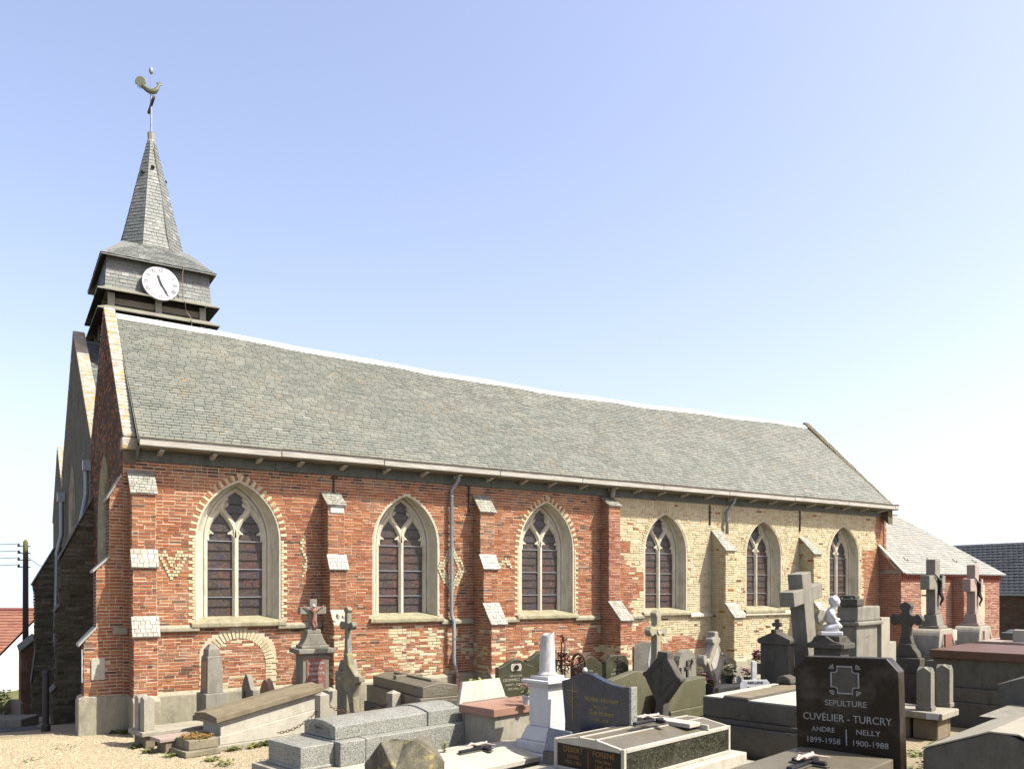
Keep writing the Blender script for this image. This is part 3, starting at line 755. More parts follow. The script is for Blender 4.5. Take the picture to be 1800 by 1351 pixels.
def buttress(x0, x1, st, mat, idx):
    b = MB(); prof = [(0.25, -1.2), (-(st[-1][0]+.08), -1.2), (-(st[-1][0]+.08), .62), (-st[-1][0], .68)]
    for i in range(len(st)-1, -1, -1):
        p, zt, zb = st[i]; up = st[i-1][0] if i > 0 else 0.0
        prof += [(-p, zb), (-up, zt)]
    prof.append((.25, st[0][1]))
    o = b.prism(prof, x0, x1, 'x').build('buttress', 'mortar' if mat != 'yel' else 'mortar_yel', church)
    pp_ = st[-1][0]+.10; MB().prism([(0, -1.2), (-pp_, -1.2), (-pp_, .62), (-pp_+.09, .69), (0, .69)], x0-.03, x1+.03, 'x').build('plinth', 'plinth', o, bevel=.01)
    t = (lambda u, z: ('yel' if (z < 1.7 and idx in (1, 2) and rb.random() < .3) else 'dark' if rb.random() < .06 else 'red')) if mat == 'red' else (lambda u, z: 'yel' if rb.random() < .95 else 'red')
    if idx == 3: t = lambda u, z: 'pinkred' if (z > 1.8 and rb.random() < .6) else ('yel' if z < 1.2 and rb.random() < .6 else 'red')
    for i, (p, zt, zb) in enumerate(st):
        zlow = st[i+1][1] if i+1 < len(st) else .69
        fr = plane_pt((0, -p, 0), (1, 0, 0), (0, -1, 0))
        courses(fr, x0, x1, zlow+.02, zb-.005, o, t)
        up = st[i-1][0] if i > 0 else 0.0
        n_ = 5 if (zt-zb) > .4 else 4
        if idx == 1 and i == 2:
            for k in range(7):     # broken stone weathering
                rs = MB(); xx = x0+.02+.055*k; rs.box(xx-.03, xx+.05, -p-.03+rb.uniform(0, .12), -up-.0, zb-.05+rb.uniform(0, .1), zb+.08+rb.uniform(0, .14))
                rs.build('stone', 'conc_pale', o, bevel=.02)
            continue
        core = MB(); ov = .035
        core.hexa([(x0-ov, -p-ov-.01, zb-.035), (x1+ov, -p-ov-.01, zb-.035), (x1+ov, -up-.001, zt-.03), (x0-ov, -up-.001, zt-.03),
                   (x0-ov, -p-ov-.01, zb-.012), (x1+ov, -p-ov-.01, zb-.012), (x1+ov, -up-.001, zt+.0), (x0-ov, -up-.001, zt+.0)])
        core.build('weathering', 'capstone', o, bevel=.004)
        slate_quad((x0-ov, -p-ov-.015, zb-.01), (x1+ov, -p-ov-.015, zb-.01), (x1+ov, -up, zt+.005), (x0-ov, -up, zt+.005), o, 'slate_cap', .10, .085, lift=.012)
    # west face
    frw = plane_pt((x0, 0, 0), (0, 1, 0), (-1, 0, 0))
    def pj(z):
        p = 0
        for k, (pp, zt, zb) in enumerate(st):
            up = st[k-1][0] if k > 0 else 0
            if z < zb: p = pp
            elif z < zt: p = max(p, up+(pp-up)*(zt-z)/(zt-zb))
        return p
    courses(frw, -1, 0, .69, st[0][1]-.02, o, t, limits=lambda z: (-pj(z), -.012))
for i, (nme, x0, x1, st) in enumerate(BUT): buttress(x0, x1, st, 'red' if i < 4 else 'yel', i)
mb = MB(); mb.box(3.84, 4.14, -.40, -.365, 4.20, 4.355); mb.build('stone_block', 'white', church, bevel=.02)

# --- west buttress of the south aisle (seen side on) with its stepped weatherings
def westbutt():
    st = [(-.02, 4.75), (-.22, 4.32), (-.22, 3.22), (-.44, 2.98), (-.44, 1.92), (-.64, 1.66), (-.64, .70), (-.72, .66), (-.72, -1.2)]
    y0, y1 = .02, .50
    prof = st+[(.2, -1.2), (.2, 4.75)]
    o = MB().prism(prof, y0, y1, 'y').build('buttress', 'mortar', church)
    def wl(z):
        p = 0
        for (a, za), (b, zb) in zip(st, st[1:]):
            if zb <= z <= za: p = a+(b-a)*(za-z)/(za-zb) if za > zb else a
        return p
    fr = plane_pt((0, y0, 0), (1, 0, 0), (0, -1, 0))
    patch = lambda u, z: None if (-.52 < u < -.30 and 1.0 < z < 1.36) else ('dark' if rb.random() < .07 else 'red')
    courses(fr, -1, 0, .70, 4.72, o, patch, limits=lambda z: (wl(z), .085))
    MB().box(-.52, -.30, y0-.03, y0, .99, 1.38).build('cement_patch', 'conc_pale', o)
    frw = plane_pt((0, 0, 0), (0, -1, 0), (-1, 0, 0))
    for x, za, zb in ((-.22, 3.22, 4.32), (-.44, 1.92, 2.98), (-.64, .70, 1.66)):
        f2 = plane_pt((x, 0, 0), (0, 1, 0), (-1, 0, 0)); courses(f2, y0, y1, za, zb, o, lambda u, z: 'dark')
    for (xa, za), (xb, zb) in (((-.02, 4.75), (-.24, 4.30)), ((-.22, 3.24), (-.47, 2.96)), ((-.44, 1.94), (-.70, 1.62))):
        c = MB(); c.hexa([(xb-.03, y0-.04, zb-.03), (xa, y0-.04, za-.03), (xa, y1+.03, za-.03), (xb-.03, y1+.03, zb-.03),
                          (xb-.03, y0-.04, zb+.02), (xa, y0-.04, za+.02), (xa, y1+.03, za+.02), (xb-.03, y1+.03, zb+.02)])
        c.build('weathering', 'capstone', o, bevel=.008)
    p = MB(); p.prism([(-.74, -1.2), (.12, -1.2), (.12, .66), (-.64, .70), (-.74, .60)], -.06, y1+.05, 'y'); p.build('plinth', 'plinth', church, bevel=.012)
    # the string course runs round the corner and over the buttress
    MB().box(-.18, .08, -.055, -.002, 1.80, 1.93).build('string_course', 'plinth', church, bevel=.01)
    MB().box(-.672, -.642, .04, .1, .95, 1.55).build('enamel_strip', 'ceramic', o)
westbutt()
W = plane_pt((0, 0, 0), (0, 1, 0), (-1, 0, 0))
# --- gables of the west front
def g1(z):
    if z < 5.5: return (.0, 5.9)
    a = (z-5.5)/1.045; b = 5.95-(z-6.0)/1.0 if z > 5.9 else 5.95
    return (a, max(b, a))
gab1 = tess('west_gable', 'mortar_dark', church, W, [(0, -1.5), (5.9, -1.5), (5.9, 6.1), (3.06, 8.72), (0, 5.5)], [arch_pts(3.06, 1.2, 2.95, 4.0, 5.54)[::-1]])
def open_w(z):
    h = arch_half(z, 1.2, 4.0, 5.54) if z > 2.95 else 0
    return [(3.06-h, 3.06+h)] if h > 0 else []
def g1lim(z):
    a = max(0, (z-5.5)/1.05); b = min(5.9, 3.06+(8.72-z)/.922)
    return (a, b)
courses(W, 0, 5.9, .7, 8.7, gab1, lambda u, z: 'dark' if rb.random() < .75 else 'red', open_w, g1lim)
TW = lambda u, z, y: (y, u, z)
rv = MB(); n = 0
for aa, y, zz in ((1.2, -.01, 5.54), (1.05, .04, 5.4), (.95, .08, 5.28), (.85, .3, 5.15), (.82, .34, 5.12)):
    p = arch_pts(3.06, aa, 2.95, 4.0, zz); n = len(p); rv.v.extend(TW(x, z, y) for x, z in p)
for j in range(4):
    for i in range(n-1): rv.face((j*n+i, j*n+i+1, (j+1)*n+i+1, (j+1)*n+i))
rv.build('reveal', 'sill', church)
gp = MB(); p = arch_pts(3.06, .83, 2.95, 4.0, 5.12); gp.add([TW(x, z, .33) for x, z in p], [tuple(range(len(p)))]); gp.build('west_window', 'glass', church)
def coping(name, pts, x0, x1, h, mat, over=.03):
    """slab following a gable slope given as (y, z) points"""
    b = MB()
    for (ya, za), (yb, zb) in zip(pts, pts[1:]):
        l = math.hypot(yb-ya, zb-za); n_ = max(1, int(l/.11))
        for k in range(n_):
            t0, t1 = k/n_, (k+1)/n_; A = (ya+(yb-ya)*t0, za+(zb-za)*t0); B = (ya+(yb-ya)*(t1-.008), za+(zb-za)*(t1-.008)); j = rb.uniform(-.012, .012)
            b.hexa([(x0-over, A[0], A[1]), (x1+over, A[0], A[1]), (x1+over, B[0], B[1]), (x0-over, B[0], B[1]),
                    (x0-over, A[0], A[1]+h+j), (x1+over, A[0], A[1]+h+j), (x1+over, B[0], B[1]+h+j), (x0-over, B[0], B[1]+h+j)])
    return b.build(name, mat, church, bevel=.012)
def parapet(pts, x0, x1, drop, mat):
    b = MB()
    for (ya, za), (yb, zb) in zip(pts, pts[1:]):
        b.hexa([(x0, ya, za-drop), (x1, ya, za-drop), (x1, yb, zb-drop), (x0, yb, zb-drop), (x0, ya, za), (x1, ya, za), (x1, yb, zb), (x0, yb, zb)])
    return b.build('parapet', mat, church)
P1 = [(-.06, 5.46), (3.06, 8.70)]; P1b = [(3.06, 8.70), (5.9, 6.12)]
parapet(P1, .004, .22, .5, 'mortar_dark'); parapet(P1b, .004, .22, .5, 'mortar_dark')
coping('coping', P1, .0, .20, .06, 'coping', .014); coping('coping', P1b, .0, .20, .06, 'coping', .014)
kn = MB(); kn.box(-.03, .25, -.10, .12, 5.22, 5.44); kn.build('kneeler', 'coping', church, bevel=.015)
# central gable and its roof
gab2 = tess('west_gable', 'flint', church, W, [(5.9, -2.8), (15.9, -2.8), (15.9, 6.4), (10.98, 10.28), (5.9, 6.12)], [arch_pts(11.6, 1.3, 3.3, 4.7, 6.4)[::-1]])
rv = MB()
for aa, y, zz in ((1.3, -.01, 6.4), (1.1, .06, 6.2), (.9, .3, 6.0)):
    p = arch_pts(11.6, aa, 3.3, 4.7, zz); n = len(p); rv.v.extend(TW(x, z, y) for x, z in p)
for j in range(2):
    for i in range(n-1): rv.face((j*n+i, j*n+i+1, (j+1)*n+i+1, (j+1)*n+i))
rv.build('reveal', 'plinth', church)
gp = MB(); p = arch_pts(11.6, .9, 3.3, 4.7, 6.0); gp.add([TW(x, z, .3) for x, z in p], [tuple(range(len(p)))]); gp.build('west_window', 'glass', church)
P2 = [(5.75, 6.30), (10.98, 10.26)]; P2b = [(10.98, 10.26), (15.9, 6.45)]
parapet(P2, .004, .26, .5, 'flint'); parapet(P2b, .004, .26, .5, 'flint')
coping('coping', P2, -.005, .26, .07, 'coping'); coping('coping', P2b, -.005, .26, .07, 'coping')
gab3 = tess('west_gable', 'flint', church, W, [(15.9, -3), (21.2, -3), (21.2, 5.2), (18.2, 7.82), (15.9, 6.1)])
P3 = [(15.9, 6.12), (18.2, 7.84)]; coping('coping', P3, -.005, .26, .07, 'coping')
coping('coping', [(18.2, 7.84), (21.2, 5.2)], -.005, .26, .07, 'coping')
# rough stone buttresses of the west front
PX0, PZ0, PZ1 = -1.24, .45, .84
def rough_butt(y0, y1, prof, zb):
    o = MB().prism(prof+[(.2, prof[-1][1]), (.2, prof[0][1])], y0, y1, 'y').build('buttress', 'mortar_dark', church)
    def wl(z):
        p = 0
        for (a, za), (b, zb_) in zip(prof, prof[1:]):
            if zb_ <= z <= za and za > zb_: p = a+(b-a)*(za-z)/(za-zb_)
        return p
    fr = plane_pt((0, y0, 0), (1, 0, 0), (0, -1, 0))
    courses(fr, -2, 0, zb, prof[0][1], o, lambda u, z: 'rubble', limits=lambda z: (wl(z), .0), h=.10, L=.34, gap=.02, d0=.02, dv=.02, rowj=.014)
    fw = plane_pt((prof[-1][0], 0, 0), (0, 1, 0), (-1, 0, 0))
    for (xa, za), (xb, zb_) in zip(prof, prof[1:]):
        if xa == xb:
            f2 = plane_pt((xa, 0, 0), (0, 1, 0), (-1, 0, 0)); courses(f2, y0, y1, max(zb_, zb), za, o, lambda u, z: 'rubble', h=.10, L=.34, gap=.02, d0=.02, dv=.02, rowj=.014)
        else:
            c = MB(); c.hexa([(xb-.04, y0-.05, zb_-.02), (xa, y0-.05, za-.02), (xa, y1+.04, za-.02), (xb-.04, y1+.04, zb_-.02), (xb-.04, y0-.05, zb_+.04), (xa, y0-.05, za+.04), (xa, y1+.04, za+.04), (xb-.04, y1+.04, zb_+.04)])
            c.build('weathering', 'conc_dark', o, bevel=.01)
rough_butt(5.2, 5.95, [(-.02, 4.80), (-.70, 3.31), (-.70, 2.25), (-.78, 2.1), (-.78, .35), (-.86, .2), (-.86, -1.6)], -1.2)
rough_butt(14.5, 15.4, [(-.30, 3.98), (-.93, 2.72), (-.86, 2.50), (-.86, .6), (-.95, -.5), (-.95, -2.8)], -2.2)
MB().prism([(PX0, -2.6), (-.8, -2.6), (-.8, PZ1), (PX0, PZ0)], 15.9, 19, 'y').build('porch_wall', 'dark', church)
MB().prism([(PX0-.05, PZ0-.02), (-.8, PZ1+.02), (-.8, PZ1+.08), (PX0-.05, PZ0+.04)], 15.8, 19.1, 'y').build('porch_coping', 'conc_dark', church)

# --- nave roof
RY0, RZ0, RY1, RZ1 = -.42, 5.36, 3.02, 8.60
def sag(x): return .21*math.sin(math.pi*min(max(x/23.3, 0), 1))**1.3+.018*math.sin(x*1.7)
rm = MB()
for k in range(24):
    xa, xb = .2+23.05*k/24, .2+23.05*(k+1)/24; za, zb = RZ1-sag(xa), RZ1-sag(xb)
    rm.add([(xa, RY0, RZ0), (xb, RY0, RZ0), (xb, RY1, zb), (xa, RY1, za), (xa, RY0, RZ0-.06), (xb, RY0, RZ0-.06), (xb, RY1, zb-.06), (xa, RY1, za-.06)], [(0, 1, 2, 3), (7, 6, 5, 4), (0, 4, 5, 1)])
rm.build('roof', 'slate', church)
roof = church.children[-1] if False else [o for o in bpy.data.objects if o.name == 'roof'][0]
slate_quad((.215, RY0-.02, RZ0), (23.25, RY0-.02, RZ0), (23.25, RY1, RZ1), (.215, RY1, RZ1), roof, 'slate', .19, .098)
for s_ in SL:
    if s_[6] is roof:
        for p_ in s_[0]: p_.z -= sag(p_.x)*(p_.y-RY0)/(RY1-RY0)+.012*noise.noise(Vector((p_.x*.9, p_.y*1.3, 0)))
rn = MB()
for k in range(24):
    xa, xb = .24+23.1*k/24, .24+23.1*(k+1)/24; za, zb = RZ1-sag(xa)-.02, RZ1-sag(xb)-.02
    rn.add([(xa, RY1, za), (xb, RY1, zb), (xb, 5.95, 5.95), (xa, 5.95, 5.95)], [(0, 1, 2, 3)])
rn.build('roof', 'slate_tower', church)
for xa, xb, zr in ((.27, 3.9, 10.0), (3.9, 23, 9.2)):
    MB().hexa([(xa, 5.9, 6.0), (xb, 5.9, 6.0), (xb, 10.98, zr-.04), (xa, 10.98, zr-.04), (xa, 5.9, 6.05), (xb, 5.9, 6.05), (xb, 10.98, zr), (xa, 10.98, zr)]).build('roof', 'slate_tower', church)
    MB().hexa([(xa, 10.98, zr-.04), (xb, 10.98, zr-.04), (xb, 15.9, 6.0), (xa, 15.9, 6.0), (xa, 10.98, zr), (xb, 10.98, zr), (xb, 15.9, 6.05), (xa, 15.9, 6.05)]).build('roof', 'slate_tower', church)
MB().hexa([(.27, 15.9, 6.0), (23, 15.9, 6.0), (23, 18.2, 7.6), (.27, 18.2, 7.6), (.27, 15.9, 6.05), (23, 15.9, 6.05), (23, 18.2, 7.65), (.27, 18.2, 7.65)]).build('roof', 'slate_tower', church)
slate_quad((.27, 7.5, 7.30), (1.8, 7.5, 7.30), (1.8, 10.9, 9.97), (.27, 10.9, 9.97), roof, 'slate_tower', .2, .11)
MB().box(.27, 1.5, 10.90, 11.06, 9.98, 10.05).build('ridge_cap', 'slate_tower', church, bevel=.01)
for k in range(12):   # sheets of the zinc ridge
    x0 = .23+k*1.92; x1 = min(x0+1.93, 23.27); j = rb.uniform(-.006, .006)
    Pz = [(2.90, 8.505), (2.91, 8.54), (3.01, 8.645), (3.07, 8.645), (3.17, 8.53), (3.15, 8.50)]; n_ = 6; b = MB()
    b.add([(x0, y, z-sag(x0)+j) for y, z in Pz]+[(x1, y, z-sag(x1)+j) for y, z in Pz], [tuple(range(n_)), tuple(range(2*n_-1, n_-1, -1))]+[(i, (i+1) % n_, (i+1) % n_+n_, i+n_) for i in range(n_)])
    b.build('ridge_sheet', 'lead', church)
# east gable parapet
PE = [(-.30, 5.36), (3.06, 8.66)]; parapet(PE, 23.26, 23.50, .6, 'coping_dark'); coping('coping', PE, 23.24, 23.52, .09, 'coping_dark', .0)
coping('coping', [(3.06, 8.66), (5.95, 6.0)], 23.24, 23.52, .09, 'coping_dark', .0)
E_ = plane_pt((23.5, 0, 0), (0, 1, 0), (1, 0, 0))
tess('east_gable', 'mortar', church, E_, [(0, -1), (5.9, -1), (5.9, 6), (3.06, 8.6), (0, 5.5)])
MB().box(23.44, 23.56, -.03, .15, 3.6, 5.35).build('pier', 'mortar', church)
courses(plane_pt((0, -.03, 0), (1, 0, 0), (0, -1, 0)), 23.44, 23.56, 3.6, 5.05, wall, lambda u, z: 'red')

# --- eaves
x = .22; k = 0
lens = [2.6, 2.2, 2.9, 2.4, 2.7, 2.5, 2.8, 2.6, 2.5]
while x < 23.5:
    e = min(x+lens[k % 9], 23.62); j = rb.uniform(-.012, .012); y0 = -.47
    MB().box(x, e-.012, y0, y0+.03, 5.26+j, 5.40+j).build('fascia_board', 'gutterwood', church, bevel=.006)
    MB().box(x, e-.006, y0+.03, -.03, 5.235+j, 5.262+j).build('soffit_board', 'oldwood', church)
    MB().box(x, e-.004, y0-.025, y0+.02, 5.402+j, 5.418+j).build('gutter_lip', 'oldwood', church)
    MB().box(x, e-.008, -.055, -.003, 5.03+j*.5, 5.232).build('wall_board', 'lintel', church, bevel=.004)
    x = e; k += 1
x = .62
while x < 23.3:
    w_ = .045; l_ = rb.uniform(.28, .38)
    MB().hexa([(x-w_, -l_-.03, 5.20), (x+w_, -l_-.03, 5.20), (x+w_, -.06, 5.14), (x-w_, -.06, 5.14), (x-w_, -l_-.03, 5.232), (x+w_, -l_-.03, 5.232), (x+w_, -.06, 5.232), (x-w_, -.06, 5.232)]).build('rafter_end', 'gutterwood', church, bevel=.006)
    x += rb.uniform(.82, .98)
MB().prism([(-.40, 5.24), (-.06, 5.24), (-.06, 5.03)], .20, .24, 'x').build('end_board', 'lintel', church)

# --- downpipes and wall ties
def pipe(xp, z1, shoe=True):
    b = MB(); b.tube([(xp+.10, -.26, 5.23), (xp+.10, -.24, 5.12), (xp, -.10, 4.88), (xp, -.10, 2.08), (xp+.01, -.11, 2.0), (xp+.03, -.16, 1.88), (xp+.03, -.16, .98), (xp+.06, -.19, .86), (xp+.07, -.20, z1)] if shoe else [(xp+.14, -.26, 5.23), (xp+.14, -.24, 5.12), (xp, -.10, 4.82), (xp, -.10, z1)], .045, 10)
    o = b.build('downpipe', 'zinc', church, smooth=True)
    c = MB()
    for z in ((4.75, 3.05, 1.5) if shoe else (4.6,)): c.lathe([(.055, -.02), (.055, .02)], 10, (xp if z > 2 else xp+.03, -.10 if z > 2 else -.16, z))
    c.build('pipe_collar', 'zinc', o)
    if shoe:
        MB().lathe([(.055, .0), (.055, .62), (.07, .64), (.07, .70), (.055, .70)], 12, (xp+.07, -.20, 0)).build('cast_pipe', 'rustpipe', o, smooth=False)
pipe(6.83, .66); pipe(15.80, 4.20, False)
MB().tube([(11.50, -.2, 5.22), (11.50, -.16, 4.98)], .07, 10).build('downpipe', 'postwood', church, smooth=True)
for xt, za, zb in ((4.05, 5.18, 4.66), (7.33, 5.06, 4.42), (15.19, 5.0, 4.42), (19.10, 5.02, 4.38)):
    t = MB(); t.box(xt-.018, xt+.018, -.045, -.012, zb, za); t.tube([(xt-.07, -.05, zb+(za-zb)*.62), (xt, -.03, zb+(za-zb)*.60), (xt+.07, -.05, zb+(za-zb)*.66)], .014, 6)
    t.build('wall_tie', 'rust' if xt > 10 else 'iron', church, bevel=.004)
dp = MB(); dp.tube([(-.12, 5.75, 5.5), (-.12, 5.75, 4.9), (-.25, 5.35, 4.3), (-.28, 5.3, 3.9)], .055, 8); dp.box(-.2, -.02, 5.6, 5.8, 5.5, 5.75); dp.build('downpipe', 'zinc', church, smooth=False)
dp = MB(); dp.tube([(-.12, 14.3, 5.6), (-.12, 14.3, 4.4), (-.25, 14.35, 3.8), (-.3, 14.4, 0.8)], .07, 8); dp.box(-.25, -.02, 14.2, 14.5, 5.5, 5.8); dp.build('downpipe', 'zinc', church)
MB().tube([(.06, 11, 1.6), (.06, 11, -.0)], .03, 6).build('vent_pipe', 'iron', church)

# ---------------------------------------------------------------- tower
TX, TY = 2.10, 10.75
tower = MB().box(TX-1.30, TX+1.30, TY-1.36, TY+1.60, 7.2, 12.4).build('tower', 'dark_void', church)
def ring_roof(name, hx, hy0, hy1, ze, ix, iy0, iy1, zi, mat, under='dark_void', th=.05):
    b = MB()
    o_ = [(TX-hx, TY-hy0), (TX+hx, TY-hy0), (TX+hx, TY+hy1), (TX-hx, TY+hy1)]; i_ = [(TX-ix, TY-iy0), (TX+ix, TY-iy0), (TX+ix, TY+iy1), (TX-ix, TY+iy1)]
    for k in range(4):
        l = (k+1) % 4
        b.m = 0; b.add([(*o_[k], ze), (*o_[l], ze), (*i_[l], zi), (*i_[k], zi)], [(0, 1, 2, 3)])
        b.m = 1; b.add([(*o_[k], ze-th), (*o_[l], ze-th), (*i_[l], zi-th), (*i_[k], zi-th)], [(3, 2, 1, 0)])
        b.m = 0; b.add([(*o_[k], ze-th), (*o_[l], ze-th), (*o_[l], ze), (*o_[k], ze)], [(0, 1, 2, 3)])
    return b.build(name, [mat, under], church, fix=False), o_, i_
# clock stage: flared slated box
zc0, zc1 = 11.22, 12.16
co = MB(); A = [(TX-1.46, TY-1.53), (TX+1.46, TY-1.53), (TX+1.46, TY+1.95), (TX-1.46, TY+1.95)]; B = [(TX-1.40, TY-1.47), (TX+1.40, TY-1.47), (TX+1.40, TY+1.9), (TX-1.40, TY+1.9)]
co.hexa([(x, y, zc0) for x, y in A]+[(x, y, zc1) for x, y in B]); co = co.build('clock_stage', 'slate_tower', church)
V3 = lambda p, z: (p[0], p[1], z)
slate_quad(V3(A[0], zc0), V3(A[1], zc0), V3(B[1], zc1), V3(B[0], zc1), co, 'slate_tower', .21, .105)
slate_quad(V3(A[3], zc0), V3(A[0], zc0), V3(B[0], zc1), V3(B[3], zc1), co, 'slate_tower', .21, .105)
# eave of the spire roof and broach
sk, eo, ei = ring_roof('spire_skirt', 1.57, 1.72, 2.15, 12.12, .93, .93, .93, 12.86, 'slate_tower', 'oldwood', .04)
OCT = [(math.cos(R(22.5+45*k)), math.sin(R(22.5+45*k))) for k in range(8)]
r0, r1, zs0, zs1 = 1.0, .115, 12.80, 16.45
ring8 = [(TX+c*r0, TY+s*r0, zs0) for c, s in OCT]; top8 = [(TX+c*r1, TY+s*r1, zs1) for c, s in OCT]
sp = MB(); sp.add(ring8+top8, [(k, (k+1) % 8, (k+1) % 8+8, k+8) for k in range(8)]); sp = sp.build('spire', 'slate_tower', church)
for k in (3, 4, 5, 6, 7): slate_quad(ring8[k], ring8[(k+1) % 8], top8[(k+1) % 8], top8[k], sp, 'slate_tower', .17, .115)
slate_quad(V3(eo[0], 12.13), V3(eo[1], 12.13), (TX+.42, TY-.93, 12.87), (TX-.42, TY-.93, 12.87), sk, 'slate_tower', .18, .10)
slate_quad(V3(eo[3], 12.13), V3(eo[0], 12.13), (TX-.93, TY-.42, 12.87), (TX-.93, TY+.42, 12.87), sk, 'slate_tower', .18, .10)
slate_quad(V3(eo[1], 12.13), V3(eo[2], 12.13), (TX+.93, TY+.42, 12.87), (TX+.93, TY-.42, 12.87), sk, 'slate_tower', .18, .10)
MB().lathe([(.14, 16.22), (.125, 16.45), (.10, 16.5), (.11, 16.72), (.02, 16.76)], 8, (TX, TY, 0)).build('spire_cap', 'postwood', church)
for k, zz in ((4, 15.35), (5, 15.55), (7, 15.35)):
    rr_ = r0+(r1-r0)*(zz-zs0)/(zs1-zs0); a_ = R(45*k+45)
    MB().tube([(TX+math.cos(a_)*(rr_*.9), TY+math.sin(a_)*rr_*.9, zz), (TX+math.cos(a_)*(rr_+.07), TY+math.sin(a_)*(rr_+.07), zz-.04)], [.06, .04], 8).build('spire_vent', 'dark_void', church)
# louvre skirts with posts
for ze, zi in ((11.12, 11.30), (10.57, 10.76)):
    _, lo_, li_ = ring_roof('louvre', 1.66, 1.76, 2.25, ze, 1.30, 1.44, 1.9, zi, 'louvre', 'dark_void', .035)
for xx in (-1.28, -.02, 1.22):
    for z0, z1 in ((10.72, 11.10), (10.2, 10.55)):
        MB().box(TX+xx-.09, TX+xx+.09, TY-1.50, TY-1.37, z0, z1).build('louvre_post', 'postwood', church, bevel=.006)
for yy in (-.6, .6, 1.6):
    MB().box(TX-1.42, TX-1.31, TY+yy-.09, TY+yy+.09, 10.2, 11.1).build('louvre_post', 'oldwood', church)
MB().box(TX-1.2, TX+1.2, TY-1.42, TY-1.38, 10.80, 10.98).build('louvre_board', 'oldwood', church)
# clock
clk = empty('clock', None, None); clk.parent = church; clk.location = (2.10, TY-1.66, 11.53); clk.rotation_euler = (R(84), 0, 0)
MB().lathe([(.505, 0), (.505, .05), (.485, .06), (.0, .06)], 40, cap=False).build('clock_face', 'clockwhite', clk)
MB().lathe([(.49, 0.0), (.515, -.02), (.515, .03)], 40, cap=False).build('clock_rim', 'zinc', clk)
for i, s in enumerate(['XII', 'I', 'II', 'III', 'IIII', 'V', 'VI', 'VII', 'VIII', 'IX', 'X', 'XI']):
    a = R(-30*i); cxn, cyn = -math.sin(a)*.395*-1*-1, math.cos(a)*.395
    t = text('numeral', s, .185, 'black', clk, (math.sin(R(30*i))*.395, math.cos(R(30*i))*.395, .062), (0, 0, -30*i), sx=.66)
    # centre the glyph on its own height
    t.location = (math.sin(R(30*i))*.335, math.cos(R(30*i))*.335, .062)
def hand(name, ang, L, w):
    b = MB(); b.prism([(-w*.6, -.10), (w*.6, -.10), (w, .02), (w*.9, L*.6), (w*1.3, L*.72), (0, L), (-w*1.3, L*.72), (-w*.9, L*.6), (-w, .02)], .075, .083, 'z')
    o = b.build(name, 'iron', clk); o.rotation_euler = (0, 0, R(-ang)); return o
hand('hour_hand', 342, .27, .026); hand('minute_hand', 150, .39, .022)
# finial
pole = MB(); pole.tube([(TX, TY, 16.7), (TX, TY, 17.95)], .03, 8); pole.tube([(TX, TY, 18.1), (TX, TY, 18.62)], .014, 6); pole.lathe([(.02, 18.55), (.06, 18.60), (.07, 18.66), (.05, 18.74), (.015, 18.76)], 10, (TX, TY, 0))
pole.build('finial_pole', 'zinc', church)
ux_, uy_ = UX, -UY
MB().tube([(TX, TY-.5, 17.60), (TX, TY+.5, 17.60)], .045, 6).build('finial_crossbar', 'iron', church)
ck = empty('weathercock', None, None); ck.parent = church; ck.location = (TX, TY, 18.03); ck.rotation_euler = (0, 0, R(-20))
bd = MB(); bd.tube([(-.26, 0, .16), (-.2, 0, .10), (-.1, 0, .03), (0, 0, -.01), (.1, 0, .01), (.17, 0, .09), (.21, 0, .17), (.22, 0, .22), (.25, 0, .235), (.31, 0, .21)], [.05, .075, .085, .09, .085, .06, .04, .04, .03, .005], 10); bd.build('cock_body', 'copper', ck, smooth=True)
tl = MB(); tp = []
for k in range(11):
    a = R(60+k*19); tp.append((-.30+math.cos(a)*.19, .25+math.sin(a)*.17))
tp = [(-.17, .12), (-.14, .24), (-.17, .36), (-.25, .42), (-.35, .42), (-.44, .35), (-.47, .25), (-.45, .14), (-.41, .19), (-.39, .06), (-.36, .13), (-.33, .02), (-.30, .10), (-.27, .02), (-.25, .10)]
tl.prism(tp, -.02, .02, 'y'); tl.build('cock_tail', 'copper', ck, bevel=.008)
cm = MB(); cm.prism([(.14, .27), (.16, .24), (.24, .25), (.31, .23), (.30, .27), (.28, .26), (.27, .30), (.25, .27), (.23, .31), (.21, .27), (.18, .31), (.17, .27)], -.012, .012, 'y'); cm.build('cock_comb', 'copper', ck)
cab = MB(); cab.tube([(TX+.33, TY-.85, 13.3), (TX+.46, TY-1.0, 12.80), (TX+.62, TY-1.74, 12.13), (TX+.60, TY-1.70, 11.9), (TX+.62, TY-1.62, 11.22), (TX+.66, TY-1.78, 11.1), (TX+.72, TY-1.6, 10.9), (TX+.85, TY-1.80, 10.6), (TX+.84, TY-1.7, 10.35)], .012, 5)
cab.tube([(TX+.38*.14, TY-.2, 16.2), (TX+.2, TY-.52, 14.6), (TX+.33, TY-.85, 13.3)], .012, 5); cab.build('lightning_cable', 'oldwood', church)

